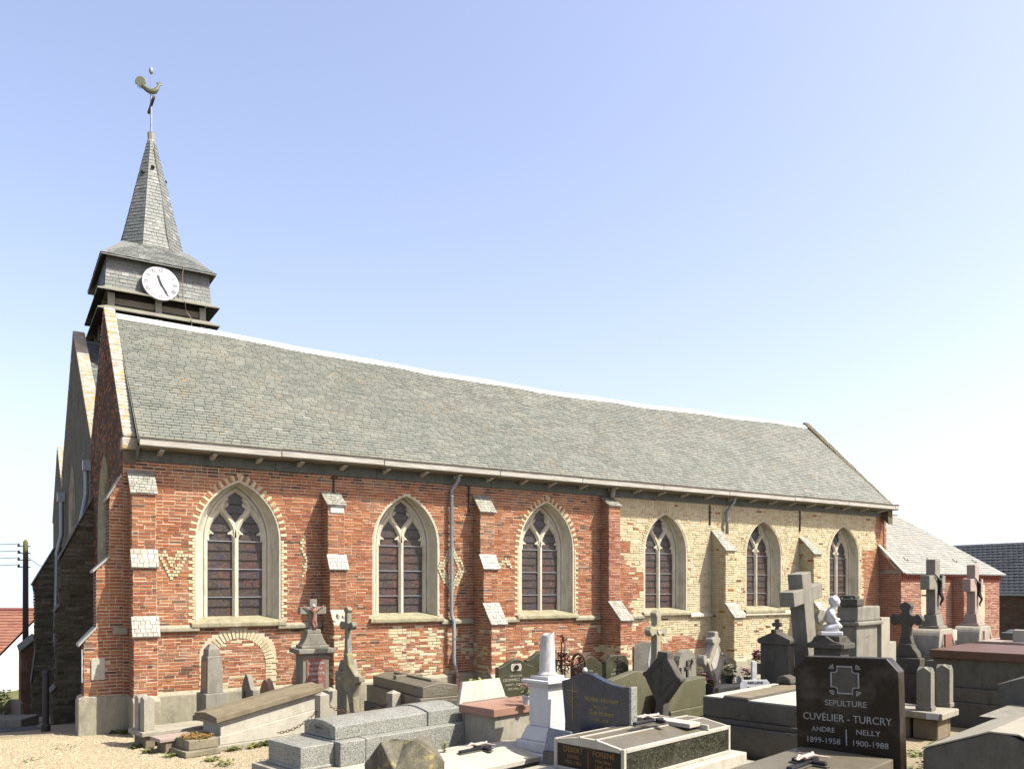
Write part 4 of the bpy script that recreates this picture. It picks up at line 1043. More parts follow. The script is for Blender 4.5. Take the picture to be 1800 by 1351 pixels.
# ---------------------------------------------------------------- sacristy
def sacristy():
    X0, X1, Y, ZE = 23.2, 29.35, -.80, 3.12
    o = MB().box(X0, X1, Y, 3.6, -1.2, ZE).build('sacristy_wall', 'mortar', church)
    gw = MB(); gw.prism([(Y, ZE), (0.02, ZE), (.02, 4.0)], X0, X0+.2, 'x'); gw.build('sacristy_gable', 'mortar', church)
    fr = plane_pt((0, Y, 0), (1, 0, 0), (0, -1, 0)); t = lambda u, z: 'pinkred'
    def op(z): 
        r = []
        if z < 2.72: r.append((24.35, 25.35))
        if .9 < z < 2.72: r.append((27.75, 28.35))
        return r
    courses(fr, X0, X1, .3, 2.86, o, t, op, stret=.8, gap=.02)
    fw = plane_pt((X0, 0, 0), (0, 1, 0), (-1, 0, 0))
    courses(fw, Y, 0, .3, 3.95, o, lambda u, z: 'pinkred', limits=lambda z: (Y if z < ZE-.1 else Y+(z-ZE+.1)*.9, .0), stret=.8)
    # projecting pier
    MB().box(26.2, 26.5, Y-.42, Y, -1, 2.98).build('pier', 'mortar', church)
    courses(plane_pt((26.2, 0, 0), (0, 1, 0), (-1, 0, 0)), Y-.42, Y, .3, 2.98, o, t); courses(plane_pt((0, Y-.42, 0), (1, 0, 0), (0, -1, 0)), 26.2, 26.5, .3, 2.98, o, t)
    for k, (z0, z1, d) in enumerate(((2.86, 2.93, .03), (3.02, 3.10, .07))):
        MB().box(X0, X1+.02, Y-d, Y+.02, z0, z1).build('cornice', 'pinkred', church)
    x = X0+.02
    dn = MB()
    while x < X1: dn.box(x, x+.06, Y-.055, Y, 2.932, 3.018); x += .12
    dn.build('dentils', 'pinkred', church)
    d = MB().box(24.36, 25.34, Y+.02, Y+.05, -.5, 2.72).build('sacristy_door', 'curtain', church)
    MB().box(24.36, 25.34, Y-.0, Y+.018, 2.35, 2.40).build('door_rail', 'zinc', d)
    MB().box(27.75, 28.35, Y+.03, Y+.06, .9, 2.72).build('sacristy_window', 'glass', church); MB().box(27.77, 27.84, Y-.02, Y+.04, .9, 2.70).build('shutter_edge', 'g_olive', church)
    r = MB(); E0, E1 = (X0-.02, Y-.14, ZE), (X1+.18, Y-.14, ZE); RA, RB = (X0+.3, 1.65, 5.36), (26.75, 1.65, 5.36); BK = (X1+.18, 4.1, ZE)
    r.add([E0, E1, BK, RA, RB, (X0-.02, 4.1, ZE)], [(0, 1, 4, 3), (1, 2, 4), (2, 5, 3, 4), (0, 3, 5)])
    r.build('sacristy_roof', 'slate_annex', church); rf = bpy.data.objects['sacristy_roof']
    slate_quad(E0, E1, RB, RA, rf, 'slate_annex', .24, .12)
    MB().box(X0, X1+.15, Y-.17, Y-.10, ZE-.03, ZE+.005).build('sacristy_gutter', 'zinc', church)
    MB().tube([(X0+.2, 1.65, 5.38), (26.8, 1.65, 5.38)], .05, 8).build('ridge_sheet', 'zinc', church)
    vg = MB(); vg.hexa([(X0-.08, Y-.12, ZE+.0), (X0+.06, Y-.12, ZE), (X0+.06, .0, 4.04), (X0-.08, .0, 4.04), (X0-.08, Y-.12, ZE+.05), (X0+.06, Y-.12, ZE+.05), (X0+.06, 0, 4.10), (X0-.08, 0, 4.10)]); vg.build('verge', 'capstone', church)
    for i, u in enumerate((24.0, 25.4, 27.0, 28.3)):
        y = Y+.35; z = ZE+.42
        MB().tube([(u, y+.08, z+.14), (u+.03, y, z+.02), (u+.10, y-.03, z+.0), (u+.16, y+.02, z+.08)], .012, 5).build('snow_hook', 'iron', church)
sacristy()

# ---------------------------------------------------------------- split bricks, slates and stones into objects
def px(p):
    X = (p[0]-CAM[0])*UX-(p[1]-CAM[1])*UY; Y = depth(p[0], p[1]); return 900+F*X/Y, 1030-F*(p[2]-CAM[2])/Y
def area(a, b, c):
    (x0, y0), (x1, y1), (x2, y2) = px(a), px(b), px(c)
    if not (-5 < x0 < 1805): return 0
    return abs((x1-x0)*(y2-y0)-(x2-x0)*(y1-y0))
def split_bricks():
    sc = []
    for i, b in enumerate(BR):
        g = b[1]; fr = b[0]; a = area(fr(g[0], g[2], 0), fr(g[1], g[2], 0), fr(g[0], g[3], 0))
        # faces that look towards the camera only
        n_ = Vector(fr(0, 0, 1))-Vector(fr(0, 0, 0)); 
        if n_.dot(Vector(CAM)-Vector(fr(g[0], g[2], 0))) <= 0: a = 0
        if b[2] == 'rubble': a = 0
        sc.append((a, i))
    rub = sorted(((area(b[0](b[1][0], b[1][2], 0), b[0](b[1][1], b[1][2], 0), b[0](b[1][0], b[1][3], 0)), i) for i, b in enumerate(BR) if b[2] == 'rubble'), reverse=True)[:170]
    sc.sort(reverse=True); top = set(i for a, i in sc[:300] if a > 0); rubs = set(i for a, i in rub)
    unit = {}
    mats = ['red', 'yel', 'dark', 'pinkred']; big = MB(); rough = MB()
    for i, b in enumerate(BR):
        fr, g, t, r, par = b
        if i in top or i in rubs:
            if t not in unit:
                u = MB(); j = .02
                u.add([(-.5, -.5, -.5), (.5, -.5, -.5), (.5, .5, -.5), (-.5, .5, -.5), (-.49, -.46, .5), (.49, -.48, .46), (.485, .47, .5), (-.49, .46, .47)], PF)
                unit[t] = u.mesh(t+'_piece', t)
            o = bpy.data.objects.new('stone' if i in rubs else 'brick', unit[t]); COL.objects.link(o); o.parent = par
            c0 = Vector(fr((g[0]+g[1])/2, (g[2]+g[3])/2, (g[4]+g[5])/2)); U_ = Vector(fr(1, 0, 0))-Vector(fr(0, 0, 0)); Z_ = Vector((0, 0, 1)); N_ = Vector(fr(0, 0, 1))-Vector(fr(0, 0, 0))
            m = Matrix(((U_.x*(g[1]-g[0]), 0, N_.x*(g[4]-g[5]), c0.x), (U_.y*(g[1]-g[0]), 0, N_.y*(g[4]-g[5]), c0.y), (0, (g[3]-g[2]), 0, c0.z), (0, 0, 0, 1)))
            o.matrix_local = m
            continue
        q = rough if t == 'rubble' else big
        q.cur = r; q.m = 0 if t == 'rubble' else mats.index(t); q.add(piece_pts(fr, g), PF)
    for fr, pts, d, t, r, par in ST:
        big.cur = r; big.m = mats.index(t)
        big.add([fr(u, z, -.01) for u, z in pts]+[fr(u, z, d) for u, z in pts], PF)
    o = big.build('brickwork', mats, church, fix=False, kind='stuff'); o2 = rough.build('rubble_stonework', 'rubble', church, fix=False, kind='stuff')
def split_slates():
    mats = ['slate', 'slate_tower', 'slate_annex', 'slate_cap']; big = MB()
    sc = sorted(((area(s[0][0], s[0][1], s[0][3]), i) for i, s in enumerate(SL)), reverse=True)
    top = set(i for a, i in sc[:300])
    for i, s in enumerate(SL):
        pts = [tuple(p) for p in slate_pts(s)]
        if i in top:
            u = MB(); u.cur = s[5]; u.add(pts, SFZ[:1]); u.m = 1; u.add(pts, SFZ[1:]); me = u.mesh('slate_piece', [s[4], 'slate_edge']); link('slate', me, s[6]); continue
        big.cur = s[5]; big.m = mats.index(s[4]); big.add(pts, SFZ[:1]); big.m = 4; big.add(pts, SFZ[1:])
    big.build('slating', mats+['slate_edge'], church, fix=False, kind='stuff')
split_bricks(); split_slates()

# ================================================================ churchyard
G = -77.4                                   # most graves: foot to the west, head (+y) to the east
def org(px_, dist, lx=0, ly=0, rot=G, z=0):
    """origin of a thing whose local point (lx, ly) stands at that ground point"""
    x, y = at(px_, dist); a = R(rot)
    return (x-(lx*math.cos(a)-ly*math.sin(a)), y-(lx*math.sin(a)+ly*math.cos(a)), z)
def zpx(y, dist): return 2.7-(y-1030)*dist/F
def slab(b, w, y0, y1, z0, z1, x0=None): 
    x0 = -w/2 if x0 is None else x0; return b.box(x0, x0+w, y0, y1, z0, z1)
def skin(name, nodes, edges, radii, mat, parent, sub=2, loc=None):
    me = bpy.data.meshes.new(name); me.from_pydata(nodes, edges, [])
    me.materials.append(M[mat]); o = link(name, me, parent, loc)
    sk = o.modifiers.new('skin', 'SKIN'); sk.use_smooth_shade = True
    for i, r in enumerate(radii):
        v = me.skin_vertices[0].data[i]; v.radius = (r, r) if not isinstance(r, tuple) else r; v.use_root = (i == 0)
    ss = o.modifiers.new('sub', 'SUBSURF'); ss.levels = ss.render_levels = sub
    return o
def christ(parent, h, mat, loc, rot=(0, 0, 0), sub=1):
    s = h/1.0
    N = [(0, -.05, -.02), (0, -.06, .22), (0, -.05, .40), (0, -.06, .48), (-.03, -.10, .58), (.15, -.05, .42), (.30, -.03, .52), (.44, -.02, .60), (-.15, -.05, .42), (-.30, -.03, .52), (-.44, -.02, .60),
         (.07, -.06, -.06), (.09, -.13, -.24), (.03, -.05, -.44), (.02, -.09, -.52), (-.07, -.06, -.06), (-.02, -.14, -.25), (-.01, -.05, -.43), (-.01, -.09, -.51)]
    Ed = [(0, 1), (1, 2), (2, 3), (3, 4), (2, 5), (5, 6), (6, 7), (2, 8), (8, 9), (9, 10), (0, 11), (11, 12), (12, 13), (13, 14), (0, 15), (15, 16), (16, 17), (17, 18)]
    rad = [r*.78 for r in [.085, .085, .10, .04, .08, .045, .032, .028, .045, .032, .028, .065, .052, .035, .03, .065, .052, .035, .03]]
    o = skin('corpus', [tuple(c*s for c in p) for p in N], Ed, [r*s for r in rad], mat, parent, sub, loc)
    o.rotation_euler = tuple(R(a) for a in rot); return o
def cross_poly(w, h, t, arm, ends=None):
    """latin cross outline in (x, z): total width w, height h, bar t, arm centre height"""
    a = t/2
    return [(-a, 0), (a, 0), (a, arm-a), (w/2, arm-a), (w/2, arm+a), (a, arm+a), (a, h), (-a, h), (-a, arm+a), (-w/2, arm+a), (-w/2, arm-a), (-a, arm-a)]
def lobed_cross(w, h, t, arm, flare=1.5, lob=.05):
    a = t/2; P = [(-a*flare*1.5, 0), (a*flare*1.5, 0), (a*1.1, h*.22), (a, arm-a*1.5), (a*1.6, arm-a)]
    def trefoil(cx, cz, dx, dz):
        out = []
        for k in (-1, 0, 1):
            for j in range(4):
                an = math.atan2(dz, dx)+k*1.15+(j-1.5)*.42
                out.append((cx+math.cos(math.atan2(dz, dx)+k*1.25)*lob*.8+math.cos(an)*lob*.62, cz+math.sin(math.atan2(dz, dx)+k*1.25)*lob*.8+math.sin(an)*lob*.62))
        return out
    P += [(w/2-lob*1.6, arm-a)]+trefoil(w/2-lob, arm, 1, 0)+[(w/2-lob*1.6, arm+a), (a*1.6, arm+a), (a, arm+a*1.6), (a, h-lob*1.7)]
    P += trefoil(0, h-lob, 0, 1)+[(-a, h-lob*1.7), (-a, arm+a*1.6), (-a*1.6, arm+a), (-(w/2-lob*1.6), arm+a)]+trefoil(-w/2+lob, arm, -1, 0)+[(-(w/2-lob*1.6), arm-a), (-a*1.6, arm-a), (-a, arm-a*1.5), (-a*1.1, h*.22)]
    return P
def crucifix(name, label, px_, dist, z, rot, s, corp='flesh', tiltx=0):
    """a crucifix lying on a tomb, foot at local -y"""
    x, y = at(px_, dist)
    t = empty(name, label, 'crucifix', (x, y, z), rot); t.rotation_euler[0] = R(tiltx)
    b = MB(); b.prism([(-.045*s, -.5*s), (.045*s, -.5*s), (.045*s, .12*s), (.26*s, .12*s), (.26*s, .21*s), (.045*s, .21*s), (.045*s, .42*s), (-.045*s, .42*s), (-.045*s, .21*s), (-.26*s, .21*s), (-.26*s, .12*s), (-.045*s, .12*s)], .015, .05, 'z')
    b.build('cross', 'blackplastic', t, bevel=.008)
    b = MB(); b.prism([(-.07*s, -.53*s), (.07*s, -.53*s), (.07*s, .095*s), (.29*s, .095*s), (.29*s, .235*s), (.07*s, .235*s), (.07*s, .45*s), (-.07*s, .45*s), (-.07*s, .235*s), (-.29*s, .235*s), (-.29*s, .095*s), (-.07*s, .095*s)], .0, .014, 'z')
    b.build('cross_base', 'bluedark', t, bevel=.004)
    c = christ(t, .56*s, corp, (0, .02*s, .085), (-90+180-90-90, 0, 0)); c.rotation_euler = (R(-90), 0, 0)
    c.location = (0, -.01*s, .07); c.rotation_euler = (R(-90), 0, R(0)); return t
def leaves(b, n, cx, cy, cz, r, h, s, rr, m=0):
    for _ in range(n):
        a = rr.uniform(0, 6.28); q = r*math.sqrt(rr.random()); x, y = cx+math.cos(a)*q, cy+math.sin(a)*q; z = cz+h*rr.random()
        a2 = rr.uniform(0, 6.28); t = rr.uniform(-.6, .8); l = s*rr.uniform(.6, 1.3); w = l*.4
        d = Vector((math.cos(a2), math.sin(a2), t)).normalized(); sd_ = d.cross(Vector((0, 0, 1))).normalized()
        p = Vector((x, y, z)); b.cur = rr.random(); b.m = m
        b.add([tuple(p), tuple(p+d*l*.5+sd_*w), tuple(p+d*l), tuple(p+d*l*.5-sd_*w)], [(0, 1, 2, 3)])
def blossoms(b, n, cx, cy, cz, r, h, s, rr, m):
    for _ in range(n):
        a = rr.uniform(0, 6.28); q = r*math.sqrt(rr.random()); c = Vector((cx+math.cos(a)*q, cy+math.sin(a)*q, cz+h*rr.random()))
        b.m = m if isinstance(m, int) else rr.choice(m)
        for k in range(5):
            t = k*1.257+rr.random(); u = Vector((math.cos(t), math.sin(t), .45)).normalized(); v = u.cross(Vector((0, 0, 1))).normalized()
            b.add([tuple(c), tuple(c+u*s*.6+v*s*.45), tuple(c+u*s), tuple(c+u*s*.6-v*s*.45)], [(0, 1, 2, 3)])
rg = random.Random(5)
def flowerpot(px_, dist, z, s, label, cols, pot='pot', group=None, nb=26):
    x, y = at(px_, dist); t = empty('flower_pot', label, 'flower pot', (x, y, z), 0, group)
    MB().lathe([(.055*s, 0), (.08*s, .13*s), (.085*s, .13*s), (.085*s, .15*s), (.07*s, .15*s), (.06*s, .13*s)], 14).build('pot', pot, t, smooth=False)
    b = MB(); leaves(b, 60, 0, 0, .12*s, .12*s, .16*s, .07*s, rg); b.build('foliage', ['leaf'], t, fix=False)
    b = MB(); blossoms(b, int(nb*1.6), 0, 0, .2*s, .14*s, .15*s, .05*s, rg, tuple(range(len(cols)))); b.build('blossom', cols, t, fix=False)
    return t
def txt(parent, lines, z, size, mat, y, x=0, gap=1.35, sx=1, rot=(90, 0, 0), name='inscription', shear=0):
    for l in lines:
        if isinstance(l, tuple): l, sz = l
        else: sz = size
        if l: text(name, l, sz, mat, parent, (x, y, z), rot, sx=sx, shear=shear, ext=.002)
        z -= size*gap

# ---- low slabs in the corner by the church
t = empty('grave_slab', 'low grey stone slab on blocks against the church corner, pair of small posts at its end', 'grave slab', org(250, 13.75), G)
slab(MB(), .62, -.12, 1.25, .20, .28).build('slab', 'conc', t, bevel=.01)
b = MB(); slab(b, .5, -.04, .12, 0, .2); slab(b, .5, .9, 1.1, 0, .2); b.build('support', 'tan', t, bevel=.01)
for i, (lx, ly) in enumerate(((-.08, .02), (.17, .02))):
    b = MB(); b.cbox(lx, ly, .28, .17, .17, .53); z1 = .81
    b.add([(lx-.085, ly-.085, z1), (lx+.085, ly-.085, z1), (lx+.085, ly+.085, z1), (lx-.085, ly+.085, z1), (lx-.0, ly-.085, z1+.05), (lx+.085, ly, z1+.05), (lx, ly+.085, z1+.05), (lx-.085, ly, z1+.05), (lx, ly, z1+.05)],
          [(0, 1, 4), (1, 2, 5), (2, 3, 6), (3, 0, 7), (4, 1, 5, 8), (5, 2, 6, 8), (6, 3, 7, 8), (7, 0, 4, 8)])
    b.build('post', 'conc', t)
t = empty('grave_slab', 'pinkish low slab on a short block in front of the grey corner slab', 'grave slab', org(283, 13.25), G)
slab(MB(), .42, -.1, .95, .19, .25).build('slab', 'pinkpale', t, bevel=.006); slab(MB(), .36, .0, .16, 0, .19).build('support', 'tan', t, bevel=.01)
t = empty('stepped_stone', 'mossy stepped stone block topped with orange stonecrop, at the foot of the long sloping tomb', 'stone block', org(325, 12.75, .30, -.28), G)
slab(MB(), .64, -.28, .30, 0, .10).build('lower_step', 'moss_stone', t, bevel=.012); slab(MB(), .5, -.2, .3, .10, .26).build('upper_step', 'moss_stone', t, bevel=.012)
b = MB(); leaves(b, 1400, 0, .05, .25, .25, .055, .03, rg); b.build('stonecrop', 'moss', t, fix=False, kind='stuff')

# ---- obelisk
t = empty('obelisk', 'slim grey stone obelisk with pink plaque and notched top beside the bricked-up arch', 'obelisk', org(372, 14.9), G)
b = MB().cbox(0, 0, 0, .50, .50, .34); b.cbox(0, 0, .34, .40, .40, .42); b.build('base', 'blue', t, bevel=.01)
b = MB(); w = .15; b.hexa([(-w, -w, .76), (w, -w, .76), (w, w, .76), (-w, w, .76)]+[(-w*.9, -w*.9, 1.40), (w*.9, -w*.9, 1.40), (w*.9, w*.9, 1.40), (-w*.9, w*.9, 1.40)])
b.hexa([(-w*.95, -w*.95, 1.40), (w*.95, -w*.95, 1.40), (w*.95, w*.95, 1.40), (-w*.95, w*.95, 1.40), (-w*.8, -w*.8, 1.43), (w*.8, -w*.8, 1.43), (w*.8, w*.8, 1.43), (-w*.8, w*.8, 1.43)])
b.hexa([(-w*.75, -w*.75, 1.43), (w*.75, -w*.75, 1.43), (w*.75, w*.75, 1.43), (-w*.75, w*.75, 1.43), (-w*.72, -w*.72, 1.54), (w*.72, -w*.72, 1.54), (w*.72, w*.72, 1.54), (-w*.72, w*.72, 1.54)])
b.hexa([(-w*.72, -w*.72, 1.54), (w*.72, -w*.72, 1.54), (w*.72, w*.72, 1.54), (-w*.72, w*.72, 1.54), (-w*.3, -w*.3, 1.64), (w*.3, -w*.3, 1.64), (w*.3, w*.3, 1.64), (-w*.3, w*.3, 1.64)])
b.build('shaft', 'blue', t, bevel=.006)
MB().box(-.105, .105, -.156, -.14, .84, 1.34).build('plaque', 'pink', t, bevel=.004)

# ---- small steles behind the long tomb
def stele(name, label, px_, dist, rot, w, h, th, mat, outline=None, z0=0, cat='headstone', group=None, lean=0, side=0, base=None, bev=.008):
    t = empty(name, label, cat, org(px_, dist, rot=rot, z=0), rot, group, (lean, side))
    o = outline or [(-w/2, 0), (w/2, 0), (w/2, h), (-w/2, h)]
    MB().prism([(x, z+z0) for x, z in o], -th/2, th/2, 'y').build('slab', mat, t, bevel=bev)
    if base: MB().cbox(0, 0, 0, w+base[0], th+base[1], base[2]).build('base', base[3] if len(base) > 3 else mat, t, bevel=.01)
    return t
def wave(w, h, rise, n=14, skew=0):
    """outline with a bell-shaped top"""
    return [(-w/2, 0), (w/2, 0)]+[(w/2-w*i/n, h+rise*.5*(1+math.cos(2*math.pi*(i/n-.5-skew)))*(1 if abs(i/n-.5-skew) < .5 else 0)) for i in range(n+1)]
t = stele('headstone', 'small grey bell-topped headstone with dark crucifix behind the long sloping tomb', 439, 15.2, G, .44, .88, .10, 'blue', wave(.44, .78, .28, skew=.12))
MB().prism(cross_poly(.13, .34, .03, .22), -.062, -.05, 'y').build('cross', 'bronze', t).location = (-.1, 0, .40)
stele('headstone', 'pink granite headstone with a falling curved top behind the long sloping tomb', 475, 15.4, G, .58, .8, .12, 'pink', wave(.58, .66, .28, skew=.18))

# ---- long sloping concrete tomb
t = empty('tomb', 'long pale concrete tomb rising towards its head under a tan sandstone lid', 'tomb', org(386, 13.35, .36, 0), G)
L = 1.9
slab(MB(), .80, -.06, L+.05, 0, .09).build('plinth', 'conc', t, bevel=.01)
def slope(b, w, y0, y1, za0, za1, zb0, zb1): return b.hexa([(-w/2, y0, za0), (w/2, y0, za0), (w/2, y1, za1), (-w/2, y1, za1), (-w/2, y0, zb0), (w/2, y0, zb0), (w/2, y1, zb1), (-w/2, y1, zb1)])
slope(MB(), .72, .0, L, .09, .09, .23, .50).build('lower_body', 'conc_pale', t, bevel=.008)
b = MB(); slope(b, .66, .03, L-.02, .23, .50, .40, .72); slope(b, .70, .01, L-.01, .40, .72, .43, .76); slope(b, .74, -.02, L+.01, .43, .76, .47, .81); b.build('body', 'conc_pale', t, bevel=.006)
b = MB(); y0, y1 = -.08, L+.03
for x0, x1, sgn in ((-.42, 0, 1), (0, .42, -1)):
    za = lambda x, y: .47+(.34)*(y-y0)/(y1-y0)+.035
    rr_ = lambda x: .05*(1-abs(x)/.42)
    b.hexa([(x0, y0, za(0, y0)-.035), (x1, y0, za(0, y0)-.035), (x1, y1, za(0, y1)-.035), (x0, y1, za(0, y1)-.035), (x0, y0, za(0, y0)+.05+rr_(x0)), (x1, y0, za(0, y0)+.05+rr_(x1)), (x1, y1, za(0, y1)+.05+rr_(x1)), (x0, y1, za(0, y1)+.05+rr_(x0))])
b.build('lid', 'tan', t, bevel=.004)
# weeds along its side
w = MB(); a_ = R(G)
for k in range(60):
    ly = rg.uniform(.1, 2.1); lx = .44+rg.uniform(-.02, .12); o_ = org(386, 13.35, .36, 0); x = o_[0]+lx*math.cos(a_)-ly*math.sin(a_); y = o_[1]+lx*math.sin(a_)+ly*math.cos(a_)
    leaves(w, 26, x, y, 0, .06, .07, .05, rg, rg.choice((0, 1)))
setp(w.build('weeds', ['leafy', 'leaf'], None, fix=False), 'yellow-green weeds growing along the foot of the long concrete tomb', 'weeds', kind='stuff')

# ---- monument with crucifix
D = 15.3
t = empty('monument', 'grey stone monument with red marble inscription panel and a crucifix on top', 'monument', org(549, D, rot=0), 0)
b = MB().cbox(0, 0, 0, .66, .60, .25); b.cbox(0, 0, .25, .60, .54, .15); b.build('base', 'blue', t, bevel=.012)
MB().cbox(0, 0, .40, .50, .42, 1.02).build('body', 'blue', t, bevel=.008)
MB().box(-.185, .185, -.222, -.20, .46, 1.37).build('panel', 'redmarble', t, bevel=.003)
txt(t, ['A LA MEMOIRE', 'DE VICTOR', ('HENNOTTE', .075), '1863-1930', 'ET DE MARIE', 'CALEWAERT', 'SON EPOUSE', '1873-1959'], 1.25, .058, 'ceramic', -.226, gap=1.72, sx=.8)
b = MB().cbox(0, 0, 1.42, .56, .48, .03); b.cbox(0, 0, 1.45, .70, .60, .09); b.build('cornice', 'blue', t, bevel=.01)
b = MB().cbox(0, 0, 1.54, .52, .36, .06); b.prism([(-.24, 1.60), (.24, 1.60), (.20, 1.66), (.16, 1.74), (.14, 1.81), (-.14, 1.81), (-.16, 1.74), (-.20, 1.66)], -.14, .14, 'y'); b.cbox(0, 0, 1.81, .26, .22, .08); b.build('cross_foot', 'blue', t, bevel=.008)
MB().prism([(x, z+1.89) for x, z in cross_poly(.50, .56, .14, .35)], -.06, .06, 'y').build('cross', 'blue', t, bevel=.008)
christ(t, .46, 'redmarble', (0, -.07, 2.06)); MB().lathe([(.0, 0), (.025, .01), (.03, .03), (.02, .055), (0, .06)], 8, (-.012, -.12, 2.30)).build('corpus_head', 'ceramic', t, smooth=True)

# ---- trefoil cross before the second buttress
t = empty('grave_cross', 'tall grey stone cross with trefoil arms on a high pedestal before the second buttress', 'stone cross', org(612, 14.9), G)
b = MB().cbox(0, 0, 0, .46, .40, .30); b.cbox(0, 0, .30, .38, .32, .85); b.prism([(-.19, 1.15), (.19, 1.15), (.16, 1.25), (.10, 1.36), (-.10, 1.36), (-.16, 1.25)], -.10, .10, 'y'); b.build('pedestal', 'blue', t, bevel=.012)
MB().prism([(x, z+1.36) for x, z in lobed_cross(.40, .94, .09, .62, 1.3, .055)], -.05, .05, 'y').build('cross', 'blue', t, bevel=.008)

# ---- chained grave with the leaning diamond cross
t = empty('curbed_grave', 'raised grave bed edged by square concrete posts linked by a rusty chain', 'grave', org(625, 13.4), G)
b = MB(); slab(b, 1.15, -.5, 1.3, 0, .42); b.build('bed', 'conc', t, bevel=.012)
PP = [(.50, -.62), (.50, .36), (-.50, -.55), (-.5, .9), (.5, 1.2)]
PP = [(-.02, -.62), (.60, .32), (-.45, -.2), (-.1, 1.0)]
for lx, ly in PP:
    b = MB().cbox(lx, ly, 0, .17, .17, .97); b.add([(lx-.085, ly-.085, .97), (lx+.085, ly-.085, .97), (lx+.085, ly+.085, .97), (lx-.085, ly+.085, .97), (lx, ly, 1.02)], [(0, 1, 4), (1, 2, 4), (2, 3, 4), (3, 0, 4)]); b.build('post', 'conc', t, bevel=.004)
def chain(b, p, q, sag, n, r=.022):
    p, q = Vector(p), Vector(q)
    for i in range(n):
        f = (i+.5)/n; c = p.lerp(q, f); c.z -= sag*4*f*(1-f); d = (q-p).normalized(); d.z -= sag*4*(1-2*f)/max((q-p).length, .1); d.normalize()
        s_ = d.cross(Vector((0, 0, 1))).normalized() if i % 2 else d.cross(d.cross(Vector((0, 0, 1)))).normalized()
        b.tube([tuple(c+d*math.cos(a)*r*1.5+s_*math.sin(a)*r) for a in [k*math.pi/4 for k in range(9)]], .0055, 4, cap=False)
b = MB(); chain(b, (-.02, -.62, .86), (.60, .32, .86), .2, 24); chain(b, (-.02, -.62, .80), (-.45, -.2, .86), .15, 14); chain(b, (.6, .32, .86), (-.1, 1.0, .86), .2, 22); chain(b, (-.02, -.62, .8), (-.1, -1.35, .45), .1, 16); b.build('chain', 'rust', t, fix=False)
t = empty('grave_cross', 'leaning moss-stained concrete cross with a diamond centre inside the chained grave', 'stone cross', org(632, 13.15), G, tilt=(3, -7))
P = [(-.055, .40), (.055, .40), (.075, .92), (.17, 1.10), (.22, 1.14), (.31, 1.14), (.31, 1.24), (.22, 1.24), (.16, 1.30), (.06, 1.43), (.055, 1.62), (-.055, 1.62), (-.06, 1.43), (-.16, 1.30), (-.22, 1.24), (-.31, 1.24), (-.31, 1.14), (-.22, 1.14), (-.17, 1.10), (-.075, .92)]
MB().prism(P, -.06, .06, 'y').build('cross', 'moss_stone', t, bevel=.012)
b = MB().cbox(0, 0, .38, .34, .28, .10); b.build('foot', 'conc_dark', t, bevel=.01)

# ---- brown inscribed tomb lying north-south
D = 12.7
t = empty('tomb', 'two-tiered brown granite tomb with pale carved names on its south end', 'tomb', org(744, D, -.31, 0, 0), 0)
b = MB(); b.box(-.40, .42, -.04, 2.2, 0, .66); b.build('sub_base', 'conc_dark', t, bevel=.01)
MB().box(-.37, .41, -.02, 2.15, .66, .95).build('lower_tier', 'g_brown2', t, bevel=.006)
b = MB(); b.prism([(-.31, .952), (.31, .952), (.31, 1.12), (.04, 1.17), (-.04, 1.17), (-.31, 1.12)], .02, 2.0, 'y'); b.build('upper_tier', 'g_brown2', t, bevel=.006)
b = MB(); b.hexa([(-.05, .25, 1.168), (.05, .25, 1.168), (.05, 1.7, 1.168), (-.05, 1.7, 1.168), (-.05, .25, 1.20), (.05, .25, 1.20), (.05, 1.7, 1.20), (-.05, 1.7, 1.20)]); b.box(-.25, .25, 1.15, 1.27, 1.13, 1.195); b.build('raised_cross', 'g_brown2', t, bevel=.006)
txt(t, ['FAMILLE', ('COLLOIGNE - PLINGEE', .050), '1870-1942-1873-1953', 'EDMOND ALFRED'], 1.105, .036, 'gold_pale', .017, gap=1.12, sx=.86)
txt(t, [('BECKERS-VERDURMAN', .055), 'MARIA', '1902', '1906-1974'], .87, .045, 'gold_pale', -.023, .04, gap=1.3)

# ---- grey granite tomb
D = 10.65
t = empty('tomb', 'speckled grey granite tomb in two tiers with a block at its foot', 'tomb', org(598, D, .5, .12), G)
b = MB(); slab(b, 1.24, -.55, 2.7, 0, .33); b.build('base_slab', 'conc', t, bevel=.012)
b = MB(); b.box(-.47, .36, -.38, .12, .33, .64); b.box(-.49, .38, -.40, .12, .33, .37); b.build('foot_block', 'g_grey', t, bevel=.008)
MB().box(-.5, .5, .122, .52, .33, .655).build('kerb_block', 'g_grey', t, bevel=.008)
MB().box(-.5, .5, .524, 2.5, .33, .66).build('lower_tier', 'g_grey', t, bevel=.008)
def camber(x0, x1, y0, y1, z0, z1, r, dz=0):
    b = MB(); n = 10; P = [(x0, z0), (x1, z0)]+[(x1+(x0-x1)*i/n, z1+r*math.sin(math.pi*i/n)) for i in range(n+1)]
    m = len(P); b.add([(x, y0, z) for x, z in P]+[(x, y1, z+(dz if i > 1 else 0)) for i, (x, z) in enumerate(P)], [tuple(range(m)), tuple(range(2*m-1, m-1, -1))]+[(i, (i+1) % m, (i+1) % m+m, i+m) for i in range(m)]); return b
b = camber(-.46, .32, .16, 1.72, .66, .83, .06, .02); b.build('lid', 'g_grey', t, bevel=.005)
camber(-.47, .345, 1.722, 2.36, .66, .87, .06).build('head_block', 'g_grey', t, bevel=.006)
MB().prism([(-.33, .70), (.19, .70), (.15, .80), (-.07, .845), (-.29, .80)], .152, .158, 'y').build('end_panel', 'blue', t)
txt(t, [('FAMILLE', .05), ('', .03), ], .765, .04, 'conc_dark', .150, -.07)

